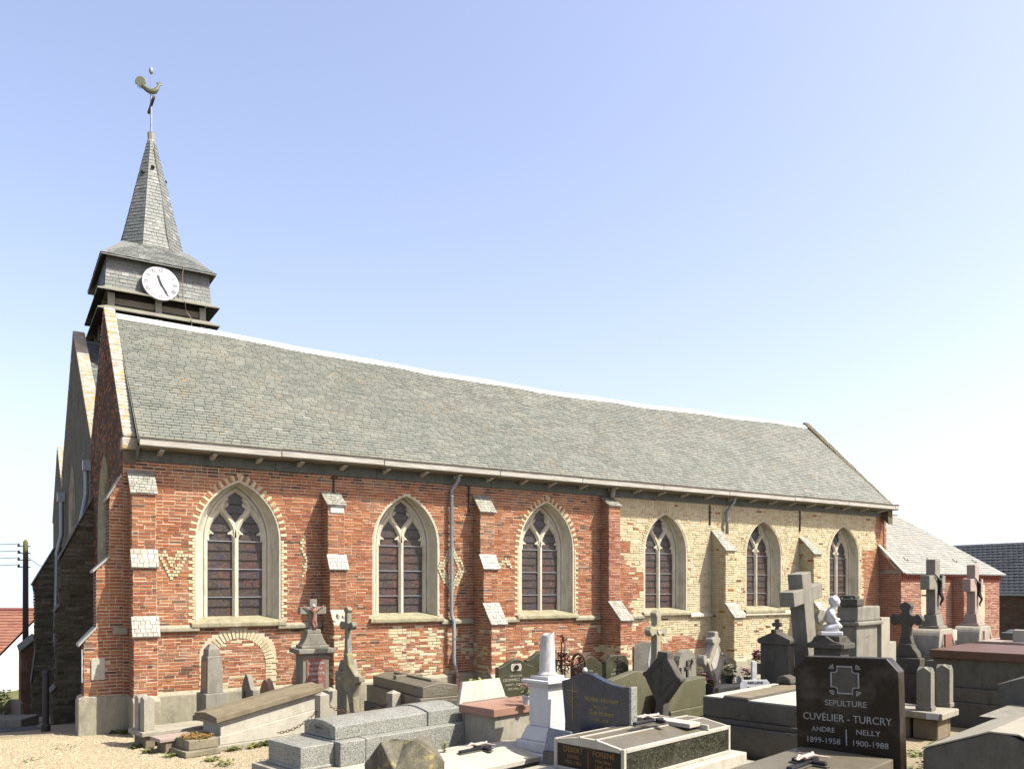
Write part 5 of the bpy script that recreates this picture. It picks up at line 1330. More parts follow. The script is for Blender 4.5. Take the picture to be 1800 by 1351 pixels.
# ---- foreground lichened post
def gabled_post(t, w, z0, z1, dz, mat, d=None, name='post'):
    d = d or w; b = MB(); b.box(-w/2, w/2, -d/2, d/2, z0, z1)
    c = (0, 0, z1+dz); A = [(-w/2, -d/2, z1), (w/2, -d/2, z1), (w/2, d/2, z1), (-w/2, d/2, z1), (0, -d/2, z1+dz), (w/2, 0, z1+dz), (0, d/2, z1+dz), (-w/2, 0, z1+dz), c]
    b.add(A, [(0, 1, 4), (1, 2, 5), (2, 3, 6), (3, 0, 7), (1, 5, 8, 4), (2, 6, 8, 5), (3, 7, 8, 6), (0, 4, 8, 7)])
    return b.build(name, mat, t, bevel=.006)
t = empty('grave_post', 'stout lichen-covered stone post with gabled top at the front edge, before the grey granite tomb', 'stone post', org(712, 6.9), G)
gabled_post(t, .40, 0, 1.20, .20, 'post_lichen', .52)
pd = t.children[0].data
for v in pd.vertices:
    if v.co.z > 1: v.co += Vector((noise.noise(v.co*9), noise.noise(v.co*9+Vector((5, 0, 0))), noise.noise(v.co*9+Vector((0, 7, 0)))))*.035

# ---- pink-topped tomb and its headboard
D = 11.65
t = empty('tomb', 'concrete tomb with a thick pink granite lid beside the white column', 'tomb', org(869, D, .37, 0), G)
slab(MB(), .66, .05, 1.8, 0, .82).build('body', 'conc', t, bevel=.01); slab(MB(), .76, -.02, 1.9, .82, .94).build('lid', 'pink', t, bevel=.008)
t = stele('headstone', 'pale leaning concrete headboard on the far side of the pink-lidded tomb', 868, 12.6, 14, 1.0, .5, .08, 'conc_pale', [(-.56, 0), (.48, 0), (.40, .36), (-.40, .36)], .90, lean=-14)
MB().box(-.5, .5, -.04, .3, 0, .95).build('base', 'conc', t)

# ---- white broken column
D = 11.3
t = empty('broken_column', 'white marble pedestal carrying a broken column stained black at the top', 'monument', org(962, D), G)
b = MB().cbox(0, 0, 0, .74, .74, .45); b.cbox(0, 0, .45, .62, .62, .14); b.hexa([(-.27, -.27, .59), (.27, -.27, .59), (.27, .27, .59), (-.27, .27, .59), (-.2, -.2, .78), (.2, -.2, .78), (.2, .2, .78), (-.2, .2, .78)]); b.build('base', 'white', t, bevel=.01)
MB().cbox(0, 0, .78, .355, .355, .54).build('pedestal', 'white', t, bevel=.006)
b = MB().cbox(0, 0, 1.32, .40, .40, .03); b.cbox(0, 0, 1.35, .46, .46, .025); b.cbox(0, 0, 1.375, .52, .52, .04); b.cbox(0, 0, 1.415, .34, .34, .05); b.build('cornice', 'white', t, bevel=.006)
b = MB(); sg = 24; prof = [(.135, 1.465), (.14, 1.48), (.125, 1.50), (.112, 1.52)]; b.lathe(prof, sg, cap=False); base = len(b.v)
for i in range(sg):
    a = 2*math.pi*i/sg; b.v.append((.112*math.cos(a), .112*math.sin(a), 1.52))
for i in range(sg):
    a = 2*math.pi*i/sg; b.v.append((.098*math.cos(a), .098*math.sin(a), 2.03+.035*math.sin(a+.6)+.018*math.sin(3*a)))
b.v.append((0, 0, 2.0))
for i in range(sg):
    k = (i+1) % sg; b.face((base+i, base+k, base+sg+k, base+sg+i)); b.face((base+sg+i, base+sg+k, base+2*sg))
b.build('column', 'whitecol', t, smooth=True).modifiers.new('es', 'EDGE_SPLIT').split_angle = R(40)

# ---- rusty ornate iron crosses
def iron_cross(label, px_, dist, h, arm, w, ring=False):
    t = empty('iron_cross', label, 'iron cross', org(px_, dist), G)
    b = MB(); r = .008
    for x in (-.035, .035): b.tube([(x, 0, 0), (x, 0, h-.12)], r, 5)
    z = .1
    while z < h-.2:
        b.tube([(-.035, 0, z), (.0, 0, z+.04), (.035, 0, z)], r*.8, 4); b.tube([(-.035, 0, z+.08), (0, 0, z+.04), (.035, 0, z+.08)], r*.8, 4); z += .085
    for z in (arm-.035, arm+.035): b.tube([(-w/2+.05, 0, z), (w/2-.05, 0, z)], r, 5)
    def scroll(cx, cz, s, a0, d):
        b.tube([(cx+math.cos(a0+d*k*.55)*s*(1-k/11), 0, cz+math.sin(a0+d*k*.55)*s*(1-k/11)) for k in range(10)], r*.9, 5)
    for cx, cz in ((-w/2+.04, arm), (w/2-.04, arm), (0, h-.07)):
        for k in range(5):
            a = k*1.257+.3; scroll(cx+math.cos(a)*.03, cz+math.sin(a)*.03, .042, a, 1 if k % 2 else -1)
    for k in range(16):
        a = k*math.pi/8; rr_ = .16 if k % 2 else .11; scroll(math.cos(a)*rr_*.8, arm+math.sin(a)*rr_, .05, a+1, 1 if k % 2 else -1)
    b.build('lattice', 'rust', t, fix=False)
    lf = MB(); 
    for k in range(46):
        a = rg.uniform(0, 6.28); q = rg.uniform(.05, .19); leaves(lf, 1, math.cos(a)*q*.9, 0, arm+math.sin(a)*q, .01, .02, .06, rg)
    for zz in (h-.03, h-.1): leaves(lf, 6, 0, 0, zz-.02, .04, .05, .05, rg)
    lf.build('iron_leaves', 'rust', t, fix=False)
    if ring:
        b = MB(); b.tube([(math.cos(a)*.13, -.02, h-.1+math.sin(a)*.13) for a in [k*math.pi/10 for k in range(21)]], .022, 6, cap=False); b.build('wreath', 'rust', t, fix=False)
    else:
        christ(t, .26, 'bronze', (0, -.03, arm))
iron_cross('tall rusty wrought-iron cross with scrollwork beside the white column', 990, 12.2, 1.98, 1.55, .44)
iron_cross('rusty iron cross with a round wreath rising behind the navy headstone', 1019, 12.6, 1.62, 1.30, .25, True)

# ---- flat tomb with crucifix, and the plain slab next to it
t = empty('tomb', 'wide low pale-topped stone tomb with a crucifix lying near its middle', 'tomb', org(862, 12.0, -.62, 2.1), G)
slab(MB(), 1.24, -1.6, 2.1, 0, .36).build('body', 'conc', t, bevel=.01)
b = MB(); b.prism([(-.66, .36), (.66, .36), (.66, .43), (0, .50), (-.66, .43)], -1.7, 2.14, 'y'); b.build('lid', 'conc_pale', t, bevel=.006)
crucifix('crucifix', 'black crucifix lying on the wide low pale tomb at the front centre', 838, 10.9, .495, G, .62)
t = empty('grave_slab', 'plain grey slab between the wide pale tomb and the inscribed tomb with terrazzo sides', 'grave slab', org(905, 9.6), G)
slab(MB(), 1.0, -1.3, 1.35, 0, .40, -.42).build('slab', 'conc', t, bevel=.01)
t = empty('plaque', 'blue granite memorial plaque engraved with flowers at the foot of the white column', 'plaque', org(971, 10.45), G-6, tilt=(-8, 0))
MB().prism([(-.23, .56), (.20, .56), (.23, .86), (-.19, .86)], -.025, .025, 'y').build('slab', 'g_blue', t, bevel=.006)
b = MB()
for k in range(7):
    x0 = -.17+.05*k; b.tube([(x0+.03*math.sin(i*.8+k), -.028, .60+i*.033) for i in range(7)], .0025, 4)
b.build('engraving', 'ceramic', t, fix=False); MB().cbox(0, .02, .0, .40, .16, .56).build('stand', 'conc_dark', t, bevel=.004)

# ---- navy headstone
D = 10.6
t = empty('headstone', 'navy granite headstone with a flowing curved top and gold script', 'headstone', org(1049, D), G)
O = [(-.56, .0), (.56, .0), (.56, 1.44)]+[(.56-.10*k, z) for k, z in enumerate((1.44, 1.43, 1.44, 1.455, 1.48, 1.515, 1.55, 1.565, 1.55, 1.51, 1.46))]+[(-.56, 1.43), (-.50, .9)]
MB().prism(O, -.06, .06, 'y').build('slab', 'g_navy', t, bevel=.008)
MB().box(.562, .60, -.066, .066, 0, 1.44).build('lit_side', 'g_grey', t, bevel=.006)  # paler strip on the south side, sunlight put into its colour
b = MB(); b.box(-.365, -.358, -.066, -.061, .92, 1.40); b.box(-.46, -.26, -.066, -.061, 1.31, 1.317)
for k in range(6): b.tube([(-.36, -.064, 1.06+.03*k), (-.36+(-1)**k*.06, -.064, 1.12+.03*k), (-.36+(-1)**k*.09, -.064, 1.16+.02*k)], .004, 4)
b.build('gilt_cross', 'gold', t, fix=False)
txt(t, [('Nollier-Hennart', .085), ('1925 - 1977', .05), ('Guy Hubert', .085), ('1954 - 2008', .05)], 1.21, .085, 'gold', -.064, .12, gap=1.0, shear=.25)
MB().lathe([(0, 0), (.03, .01), (.035, .035), (.02, .065), (0, .07)], 10, (-.2, 0, 1.56)).build('ornament', 'ceramic', t, smooth=True)
t = empty('plaque', 'small round blue memorial plaque before the navy headstone', 'plaque', org(1021, 9.75), G)
MB().prism([(math.cos(a)*.11, .76+math.sin(a)*.11) for a in [k*math.pi/12 for k in range(24)]], -.02, .02, 'y').build('disc', 'g_blue', t, bevel=.004); MB().cbox(0, 0, 0, .12, .08, .70).build('stand', 'conc_dark', t)

# ---- inscribed tomb with terrazzo sides
D = 8.8
t = empty('tomb', 'gabled tomb with pale concrete frame, speckled black side panels and worn brown names', 'tomb', org(1097, D, .51, 0), G)
b = MB(); slab(b, 1.5, -.8, 2.7, 0, .42); b.build('sub_base', 'conc', t, bevel=.012); slab(MB(), 1.26, -.16, 2.42, .42, .58).build('plinth', 'conc_pale', t, bevel=.01)
b = MB(); b.box(-.50, .50, .02, 2.2, .585, .88); b.build('core', 'conc_dark', t)
fr = MB(); T_ = .045
for x in (-.51, .51-T_):
    for y in (0, 2.22-T_): fr.box(x, x+T_, y, y+T_, .58, .93)
fr.box(.51-T_, .512, T_, 2.22-T_, .58, .62); fr.box(.51-T_, .512, T_, 2.22-T_, .885, .93); fr.box(-.512, -.51+T_, T_, 2.2, .885, .93); fr.box(-.46, .46, -.002, T_, .58, .62)
fr.prism([(-.46, .885), (.46, .885), (.46, .93), (.12, .985), (-.12, .985), (-.46, .93)], -.003, T_, 'y'); fr.prism([(-.46, .885), (.46, .885), (.46, .93), (.12, .985), (-.12, .985), (-.46, .93)], 2.22-T_, 2.22, 'y')
fr.build('frame', 'conc_pale', t, bevel=.004)
MB().box(.485, .503, T_+.004, 2.17, .625, .88).build('side_panel', 'g_terrazzo', t)
MB().prism([(-.455, .625), (.455, .625), (.455, .88), (-.455, .88)], .012, .022, 'y').build('end_panel', 'g_brown', t)
b = MB()
for s in (-1, 1):
    b.add([(s*.12, T_, .985), (s*.50, T_, .925), (s*.50, 2.18, .925), (s*.12, 2.18, .985), (s*.12, T_, .90), (s*.50, T_, .90), (s*.50, 2.18, .90), (s*.12, 2.18, .90)], [(0, 1, 2, 3), (7, 6, 5, 4), (0, 4, 5, 1), (2, 6, 7, 3), (1, 5, 6, 2), (0, 3, 7, 4)])
b.box(-.12, .12, T_, 2.18, .90, .982); b.build('roof_panel', 'g_brown2', t)
b = MB()
for x in (-.12, .12): b.box(x-.012, x+.012, .0, 2.2, .976, .992)
b.build('strip', 'conc_pale', t)
b = MB(); b.box(-.42, .42, 1.42, 1.66, .975, 1.03); b.box(-.40, .52, 1.66, 1.70, .93, 1.0); b.build('head_step', 'conc_pale', t, bevel=.006)
txt(t, [('DEBERT', .085), ('DENISE', .055), ('1850-1902', .06)], .80, .062, 'bronze_let', .009, -.22, gap=1.1); txt(t, [('FORENE', .085), ('MALVINA', .055), ('1889-1953', .06)], .80, .062, 'bronze_let', .009, .22, gap=1.1)
text('inscription', 'SEPULTURE', .045, 'bronze_let', t, (0, .009, .868), ext=.002); MB().box(-.004, .004, .009, .014, .65, .84).build('divider', 'bronze_let', t)
crucifix('crucifix', 'black crucifix with plaster figure lying on the gabled tomb with terrazzo sides', 1142, 9.85, 1.04, G-2, .60)

# ---- the dark double tomb left of the brown headstone
D = 11.5
t = empty('tomb', 'wide dark granite double tomb with pale sunlit top, left of the brown headstone', 'tomb', org(1234, D, -.70, 0), G)
slab(MB(), 1.54, -.06, 2.2, 0, .80).build('lower_tier', 'g_dark', t, bevel=.01); slab(MB(), 1.46, -.02, 2.15, .80, .87).build('ledge', 'bluedark', t, bevel=.008)
b = MB(); slab(b, 1.40, .02, 2.1, .87, 1.14); b.box(-.38, .0, .018, 1.9, 1.14, 1.18); b.build('upper_tier', 'g_dark', t, bevel=.008)
slab(MB(), 1.38, .04, 2.08, 1.142, 1.152, -.69).build('sunlit_top', 'conc_pale', t); MB().box(-.375, -.005, .05, 1.88, 1.181, 1.186).build('top_strip', 'tan', t)  # pale top sheet over dark granite, sunlight put into its colour

# ---- the brown headstone, its slab and crucifix
D = 8.6
t = empty('headstone', 'polished brown-black granite headstone with cross emblem reading Sepulture Cuvelier-Turcry', 'headstone', org(1499, D), G+4, tilt=(0, -1.6))
O = [(-.53, .0), (.53, .0), (.53, 1.82), (.42, 1.95), (-.42, 1.95), (-.53, 1.82)]
MB().prism(O, -.10, .10, 'y').build('slab', 'g_brown', t, bevel=.006)
txt(t, [('SEPULTURE', .085)], 1.44, .1, 'silver', -.103); txt(t, [('CUV\u00c9LIER - TURCRY', .108)], 1.275, .1, 'silver', -.103, sx=.93)
txt(t, [('ANDRE', .075)], 1.155, .1, 'silver', -.103, -.24); txt(t, [('NELLY', .078)], 1.155, .1, 'silver', -.103, .22, sx=1.1)
txt(t, [('1899-1958', .085)], 1.035, .1, 'silver', -.103, -.245); txt(t, [('1900-1988', .085)], 1.035, .1, 'silver', -.103, .235)
MB().box(-.006, .006, -.106, -.101, 1.03, 1.20).build('divider', 'silver', t)
def emblem(t):
    a, c, o_ = .155, .085, .0; z0 = 1.715
    P = [(-c, a), (c, a), (c, c+.02), (c+.02, c), (a, c), (a, -c), (c+.02, -c), (c, -c-.02), (c, -a), (-c, -a), (-c, -c-.02), (-c-.02, -c), (-a, -c), (-a, c), (-c-.02, c), (-c, c+.02)]
    P = [(x*.95, z*.95) for x, z in P]
    b = MB(); n = len(P); k = 1-.10
    for i in range(n):
        p, q = P[i], P[(i+1) % n]; b.prism([(p[0], p[1]+z0), (q[0], q[1]+z0), (q[0]*k, q[1]*k+z0), (p[0]*k, p[1]*k+z0)], -.108, -.100, 'y')
    for sx in (-1, 1):
        for sz in (-1, 1):
            for an in (20, 45, 70):
                u = (math.cos(R(an))*sx, math.sin(R(an))*sz); v = (-u[1], u[0]); c0 = (sx*.105, z0+sz*.105)
                b.prism([(c0[0]+u[0]*.01, c0[1]+u[1]*.01), (c0[0]+u[0]*.06+v[0]*.008, c0[1]+u[1]*.06+v[1]*.008), (c0[0]+u[0]*.06-v[0]*.008, c0[1]+u[1]*.06-v[1]*.008)], -.108, -.100, 'y')
    b.build('emblem', 'silver', t); MB().prism([(x*.88, z*.88+z0) for x, z in P], -.104, -.1005, 'y').build('emblem_field', 'bluedark', t)
emblem(t)
t = empty('grave_slab', 'honed brown granite grave slab lying before the brown Sepulture headstone', 'grave slab', org(1499, D), G+1)
b = MB(); b.box(-.68, .66, -2.6, .22, 0, .82); b.build('lower_tier', 'g_brown2', t, bevel=.008); b = MB(); b.box(-.52, .45, -2.5, -.11, .82, .96); b.build('upper_tier', 'g_brown2', t, bevel=.008)
crucifix('crucifix', 'black crucifix with pale figure lying on the honed brown slab before the Sepulture headstone', 1414, 7.85, .965, G+1, .66)

# ---- row of dark headstones under the third window
def hs(label, px_, dist, w, h, mat, out, lines, rot=0, th=.12, lm='gold_pale', sz=.055, extra=None, group=None):
    t = stele('headstone', label, px_, dist, rot, w, h, th, mat, out, base=(.1, .14, .18))
    if lines: txt(t, lines, h-.30, sz, lm, -th/2-.003, gap=1.5)
    if extra == 'photo':
        MB().prism([(-.10, h-.19), (.10, h-.19), (.12, h-.15), (.12, h-.09), (.10, h-.05), (-.10, h-.05), (-.12, h-.09), (-.12, h-.15)], -th/2-.012, -th/2, 'y').build('medallion', 'conc_pale', t); mf = MB().lathe([(0, 0), (.05, .0), (.05, .01)], 12).build('medallion_figure', 'bronze', t)
        mf.location = (0, -th/2-.024, h-.12); mf.rotation_euler = (R(90), 0, 0)
    if extra == 'cross':
        c = MB().prism(cross_poly(.15, .20, .025, .13), -th/2-.012, -th/2, 'y').build('cross', 'black', t); c.location = (0, 0, h-.24)
    return t
hs('dark green headstone with a pale medallion, under the third window behind the white column', 904, 15.7, .80, 1.26, 'g_green', wave(.80, 1.15, .15), [('SEPULTURE', .055), ('CROMMELS - TOP', .075), 'ALBERT - SUZANNE', '1920-1994 - 1924'], extra='photo')
hs('dark brown headstone half hidden by the white broken column', 950, 16.3, .74, 1.40, 'g_green', wave(.74, 1.24, .16), None)
hs('dark green wave-topped headstone reading Gobelet-Top behind the navy headstone', 1030, 16.4, .70, 1.28, 'g_green', wave(.70, 1.12, .17, skew=-.1), [('SEPULTURE', .05), ('GOBELET - TOP', .07), 'EMILE - IRMA', '1900-1982'])
hs('dark green headstone with chamfered corners and a black cross, right of the Gobelet-Top stone', 1082, 16.1, .58, 1.34, 'g_green', [(-.29, 0), (.29, 0), (.29, 1.22), (.19, 1.34), (-.17, 1.34), (-.29, 1.22)], [('SEPULTURE', .045), ('BART - MALLE', .055), '1901-1971'], extra='cross')
t = stele('headstone', 'blank speckled olive granite headstone behind the diamond pedestal cross, left', 1112, 12.9, 12.6, 1.0, 1.3, .14, 'g_olive', [(-.62, 0), (.55, 0), (.55, 1.30), (-.02, 1.36), (-.62, 1.26)], base=(.1, .1, .6))
t = stele('headstone', 'low wide blank olive granite headstone right of the diamond pedestal cross', 1198, 13.3, 12.6, 1.12, 1.18, .22, 'g_olive', [(-.56, .72), (.56, .72), (.56, 1.19), (-.56, 1.14)], base=(-.1, .06, .72))
t = stele('headstone', 'round-headed grey stone with a relief cross and sprig below the fourth window', 1203, 15.4, 12.6, .56, 1.5, .14, 'blue', [(-.30, 0), (.30, 0), (.30, 1.22)]+[(.29*math.cos(a), 1.22+.29*math.sin(a)) for a in [k*math.pi/10 for k in range(11)]]+[(-.30, 1.22)], base=(.1, .1, .5))
c = MB().prism(cross_poly(.17, .42, .05, .28), -.10, -.07, 'y').build('relief_cross', 'bluedark', t); c.location = (-.02, 0, .88)
b = MB(); leaves(b, 22, .10, -.085, 1.2, .05, .14, .06, rg); b.build('relief_sprig', 'bluedark', t, fix=False)
MB().box(-.27, -.235, -.10, -.07, .62, 1.18).build('border', 'bluedark', t)
t = stele('headstone', 'thin white headstone with a cut-out silhouette edge behind the lichened cross', 1127, 16.0, -20, .34, 1.62, .09, 'blue', [(-.17, 0), (.17, 0), (.19, 1.6), (.02, 1.62), (-.17, 1.50)], base=(.1, .1, .5))
MB().prism([(.17, .6), (.24, .6), (.20, .9), (.26, 1.05), (.23, 1.2), (.27, 1.64), (.19, 1.60), (.12, 1.2), (.16, 1.0), (.10, .85)], -.05, .05, 'y').build('white_edge', 'ceramic', t)
t = empty('grave_cross', 'stone cross with a yellow-lichened top and carved rosette below the fourth window', 'stone cross', org(1153, 15.1), 12.6)
b = MB(); b.cbox(0, 0, 0, .56, .46, .70); b.prism([(-.24, .70), (.24, .70), (.22, .95), (.13, 1.15), (-.13, 1.15), (-.22, .95)], -.14, .14, 'y'); b.build('pedestal', 'conc', t, bevel=.02)
MB().prism([(x, z+1.15) for x, z in lobed_cross(.50, 1.08, .13, .72, 1.3, .07)], -.07, .07, 'y').build('cross', stone('yellow_lichened_stone', (.50, .46, .34), (.42, .38, .25), (.2, .17, .1), (.48, .40, .12), .4, li=.52), t, bevel=.012)
ro = MB().lathe([(.07, 0), (.06, .02), (.03, .02), (.02, .01), (0, .01)], 14).build('rosette', 'conc_pale', t); ro.rotation_euler = (R(90), 0, 0); ro.location = (0, -.07, 1.87)
t = empty('grave_cross', 'dark leaning pedestal cross with a framed diamond head, its shaft edge sunlit', 'stone cross', org(1158, 12.35), G, tilt=(0, 4))
b = MB(); b.prism([(-.10, 0), (.10, 0), (.07, .95), (.30, 1.30), (.34, 1.31), (.34, 1.37), (.29, 1.38), (.10, 1.62), (.09, 1.72), (-.09, 1.72), (-.10, 1.62), (-.29, 1.38), (-.34, 1.37), (-.34, 1.31), (-.30, 1.30), (-.07, .95)], -.08, .08, 'y'); b.build('cross', 'bluedark', t, bevel=.012)
b = MB(); P = [(0, 1.05), (.22, 1.34), (0, 1.60), (-.22, 1.34)]
for i in range(4): p, q = P[i], P[(i+1) % 4]; b.tube([(p[0], -.085, p[1]), (q[0], -.085, q[1])], .012, 5)
b.tube([(0, -.085, 1.05), (0, -.085, 1.60)], .008, 5); b.build('raised_frame', 'bluedark', t, fix=False)
t = empty('grave_cross', 'pale concrete cross with a tall diamond body and quatrefoil arms below the fifth window', 'stone cross', org(1253, 14.0), 8)
P = [(-.075, 0), (.075, 0), (.075, 1.02), (.20, 1.32), (.22, 1.36), (.27, 1.40), (.28, 1.33), (.35, 1.38), (.36, 1.47), (.32, 1.54), (.27, 1.52), (.26, 1.46), (.20, 1.46), (.07, 1.70), (.12, 1.74), (.12, 1.80), (.06, 1.83), (.05, 1.92)]
P = P+[(-x, z) for x, z in reversed(P[2:])]
MB().prism(P, -.08, .08, 'y').build('cross', 'conc', t, bevel=.014); MB().prism([(0, 1.05), (.16, 1.38), (0, 1.66), (-.16, 1.38)], -.09, -.078, 'y').build('relief_diamond', 'conc_pale', t, bevel=.006)
MB().cbox(0, 0, 0, .4, .34, .5).build('foot', 'conc', t, bevel=.01)

# ---- grave table with flowers
t = empty('grave_table', 'grey raised grave slab crowded with flower pots and plaques below the fifth window', 'grave slab', org(1312, 14.9, rot=0), 0)
b = MB(); b.box(-1.15, 1.0, -.42, .5, 0, .86); b.build('body', 'blue', t, bevel=.01); MB().box(-1.22, 1.06, -.48, .55, .86, .97).build('slab', 'conc', t, bevel=.01)
MB().lathe([(0, 0), (.07, .0), (.08, .04), (.05, .09), (0, .11)], 12, (-.28, -.48, .62)).build('relief_rose', 'tan', t, smooth=True)
def plaque(label, px_, dist, z, w, h, mat, rot=0, lean=-14, out=None):
    x, y = at(px_, dist); t = empty('plaque', label, 'plaque', (x, y, z), rot, tilt=(lean, 0)); MB().prism(out or [(-w/2, 0), (w/2, 0), (w/2, h), (-w/2, h)], -.012, .012, 'y').build('slab', mat, t, bevel=.004); return t
plaque('mottled beige plaque leaning on the raised grave slab, left of the cream flowers', 1270, 14.55, .97, .13, .24, 'conc', -8, -14, [(-.03, 0), (.09, 0), (.03, .25), (-.09, .25)])
plaque('pale blue-grey open-book plaque behind the cream flowers on the raised slab', 1301, 14.75, .97, .26, .22, 'blue', 0, -14, [(-.15, 0), (.17, 0), (.11, .27), (.0, .19), (-.15, .24)])
plaque('small white ceramic ornament beside the cream flowers on the raised slab', 1299, 14.5, .97, .09, .11, 'ceramic', 0, -6, [(-.05, 0), (.05, 0), (.06, .09), (.0, .14), (-.05, .08)])
flowerpot(1282, 14.5, .97, .95, 'pot of cream flowers on the raised grave slab', ['petal_white', 'petal_white', 'leafy'])
flowerpot(1313, 14.5, .97, .75, 'low pot of pink flowers left of the white wooden cross', ['petal_pink'])
flowerpot(1337, 15.2, 1.06, 1.25, 'brown pot of bright pink flowers against the church plinth', ['petal_pink', 'petal_pink', 'petal_white'], 'potbrown', nb=40)
flowerpot(1243, 13.9, .83, 1.1, 'green pot of salmon flowers beside the pale diamond cross', ['petal_red', 'petal_pink', 'leafy'])
flowerpot(1230, 14.0, .82, .6, 'tiny pot of pink flowers left of the salmon flower pot', ['petal_pink', 'petal_white'])
t = empty('stone_ledge', 'brownish stone ledge carrying two small flower pots', 'stone ledge', org(1238, 14.0, rot=0), 0); MB().box(-.3, .35, -.2, .25, 0, .83).build('ledge', 'tan', t, bevel=.01)
flowerpot(926, 12.0, .96, .9, 'small pot with one pink bloom on the pink-lidded tomb', ['petal_pink'], 'ceramic', nb=7)
t = empty('wooden_cross', 'white wooden cross with an octagonal name plate above the dark double tomb', 'cross', org(1325, 13.0), -25)
b = MB(); b.box(-.04, .04, -.03, .03, 0, 1.50); b.box(.17, .30, -.03, .03, 1.06, 1.13); b.build('cross', 'ceramic', t, bevel=.004)
MB().prism([(-.20, 1.02), (.20, 1.02), (.25, 1.07), (.25, 1.15), (.20, 1.21), (-.20, 1.21), (-.25, 1.15), (-.25, 1.07)], -.05, -.032, 'y').build('name_plate', 'ceramic', t, bevel=.003)
txt(t, [('ABELLENE', .052), ('BANSCKE', .052)], 1.15, .06, 'black', -.052, gap=1.35, sx=1.15)

# ---- black gabled headstone
t = empty('headstone', 'tall black gabled headstone with a small cross finial before the yellow wall', 'headstone', org(1366, 13.5), G)
b = MB(); b.box(-.30, .30, -.14, .14, 0, .50); b.box(-.25, .25, -.10, .10, .50, 1.74); b.build('body', 'bluedark', t, bevel=.008)
b = MB(); b.prism([(-.25, 1.74), (.25, 1.74), (.29, 1.76), (.29, 1.82), (.045, 1.93), (.045, 1.98), (-.045, 1.98), (-.045, 1.93), (-.29, 1.82), (-.29, 1.76)], -.13, .13, 'y'); b.build('gable', 'bluedark', t, bevel=.006)
MB().prism([(x, z+1.97) for x, z in lobed_cross(.14, .17, .035, .09, 1.4, .025)], -.03, .03, 'y').build('finial', 'bluedark', t)

# ---- leaning cross
t = empty('grave_cross', 'massive leaning plain stone cross with sunlit face and dark side', 'stone cross', org(1430, 14.0), 12.6, tilt=(-1, -8.5))
MB().prism([(-.17, 1.30), (.17, 1.30), (.17, 2.45), (.55, 2.45), (.55, 2.70), (.17, 2.70), (.17, 2.95), (-.17, 2.95), (-.17, 2.70), (-.52, 2.70), (-.52, 2.45), (-.17, 2.45)], -.13, .13, 'y').build('cross', 'blue', t, bevel=.01)
t = empty('cross_pedestal', 'dark moulded stone pedestal under the massive leaning cross', 'pedestal', org(1416, 13.9), 12.6)
b = MB(); b.cbox(0, 0, 0, .9, .75, .95); b.cbox(0, 0, .95, .80, .65, .18); b.cbox(0, 0, 1.13, .88, .7, .05); b.cbox(0, 0, 1.18, .72, .55, .06); b.cbox(0, 0, 1.24, .6, .42, .08); b.build('pedestal', 'bluedark', t, bevel=.012)
t = empty('urn_post', 'small weathered stone post with a draped top under the black gabled headstone', 'stone post', org(1383, 12.6), G); b = MB(); b.cbox(0, 0, 0, .20, .2, 1.2); b.prism([(-.13, 1.2), (.13, 1.2), (.10, 1.3), (0, 1.33), (-.10, 1.3)], -.12, .12, 'y'); b.build('post', 'bluedark', t, bevel=.02)

# ---- kneeling angel
D = 13.2
t = empty('pedestal', 'dark stone pedestal with pedimented faces carrying the white angel', 'pedestal', org(1461, D), G)
b = MB(); b.cbox(0, 0, 0, .50, .42, 1.5); b.cbox(0, 0, 1.5, .56, .46, .05); b.cbox(0, 0, 1.55, .44, .34, .15); b.build('body', 'bluedark', t, bevel=.012)
b = MB(); b.prism([(-.30, 1.70), (.30, 1.70), (.30, 1.78), (.12, 1.82), (0, 1.90), (-.12, 1.82), (-.30, 1.78)], -.22, .22, 'y'); b.prism([(-.24, 1.70), (.24, 1.70), (.24, 1.78), (.10, 1.81), (0, 1.88), (-.10, 1.81), (-.24, 1.78)], -.28, .28, 'x'); b.cbox(0, 0, 1.72, .40, .30, .175); b.build('pediment', 'bluedark', t, bevel=.008)
x, y = at(1457, D)
t = empty('angel_statue', 'white kneeling angel statue with bowed head and clasped hands', 'statue', (x, y, 1.90), -32.4-8)
MB().cbox(.02, 0, 0, .34, .26, .07).build('plinth', 'ceramic', t, bevel=.01)
N = [(-.02, 0, .16), (.0, 0, .26), (.01, 0, .36), (.05, 0, .43), (.085, 0, .49), (.13, .055, .14), (-.10, .05, .10), (.13, -.055, .14), (-.10, -.05, .10), (.02, .085, .38), (.05, .10, .28), (.12, .045, .25), (.165, .012, .265), (.02, -.085, .38), (.05, -.10, .28), (.12, -.045, .25), (.165, -.012, .265)]
Ed = [(0, 1), (1, 2), (2, 3), (3, 4), (0, 5), (5, 6), (0, 7), (7, 8), (2, 9), (9, 10), (10, 11), (11, 12), (2, 13), (13, 14), (14, 15), (15, 16)]
skin('body', N, Ed, [.135, .115, .105, .05, .05, .085, .075, .085, .075, .045, .038, .028, .022, .045, .038, .028, .022], 'ceramic', t)
bm = bmesh.new(); bmesh.ops.create_uvsphere(bm, u_segments=20, v_segments=14, radius=.072)
for v in bm.verts:
    v.co.x *= 1.02; v.co.z *= 1.15
    if v.co.x > .05 and abs(v.co.y) < .014: v.co.x += .016*max(0, 1-abs(v.co.z+.01)/.03)
    if v.co.x > .045 and abs(abs(v.co.y)-.026) < .013 and abs(v.co.z-.015) < .014: v.co.x -= .012
me = bpy.data.meshes.new('head'); bm.to_mesh(me); bm.free(); me.materials.append(M['ceramic']); me.polygons.foreach_set('use_smooth', [True]*len(me.polygons))
o = link('head', me, t, (.10, 0, .535)); o.rotation_euler = (0, R(35), 0)
bm = bmesh.new(); bmesh.ops.create_uvsphere(bm, u_segments=24, v_segments=16, radius=.086)
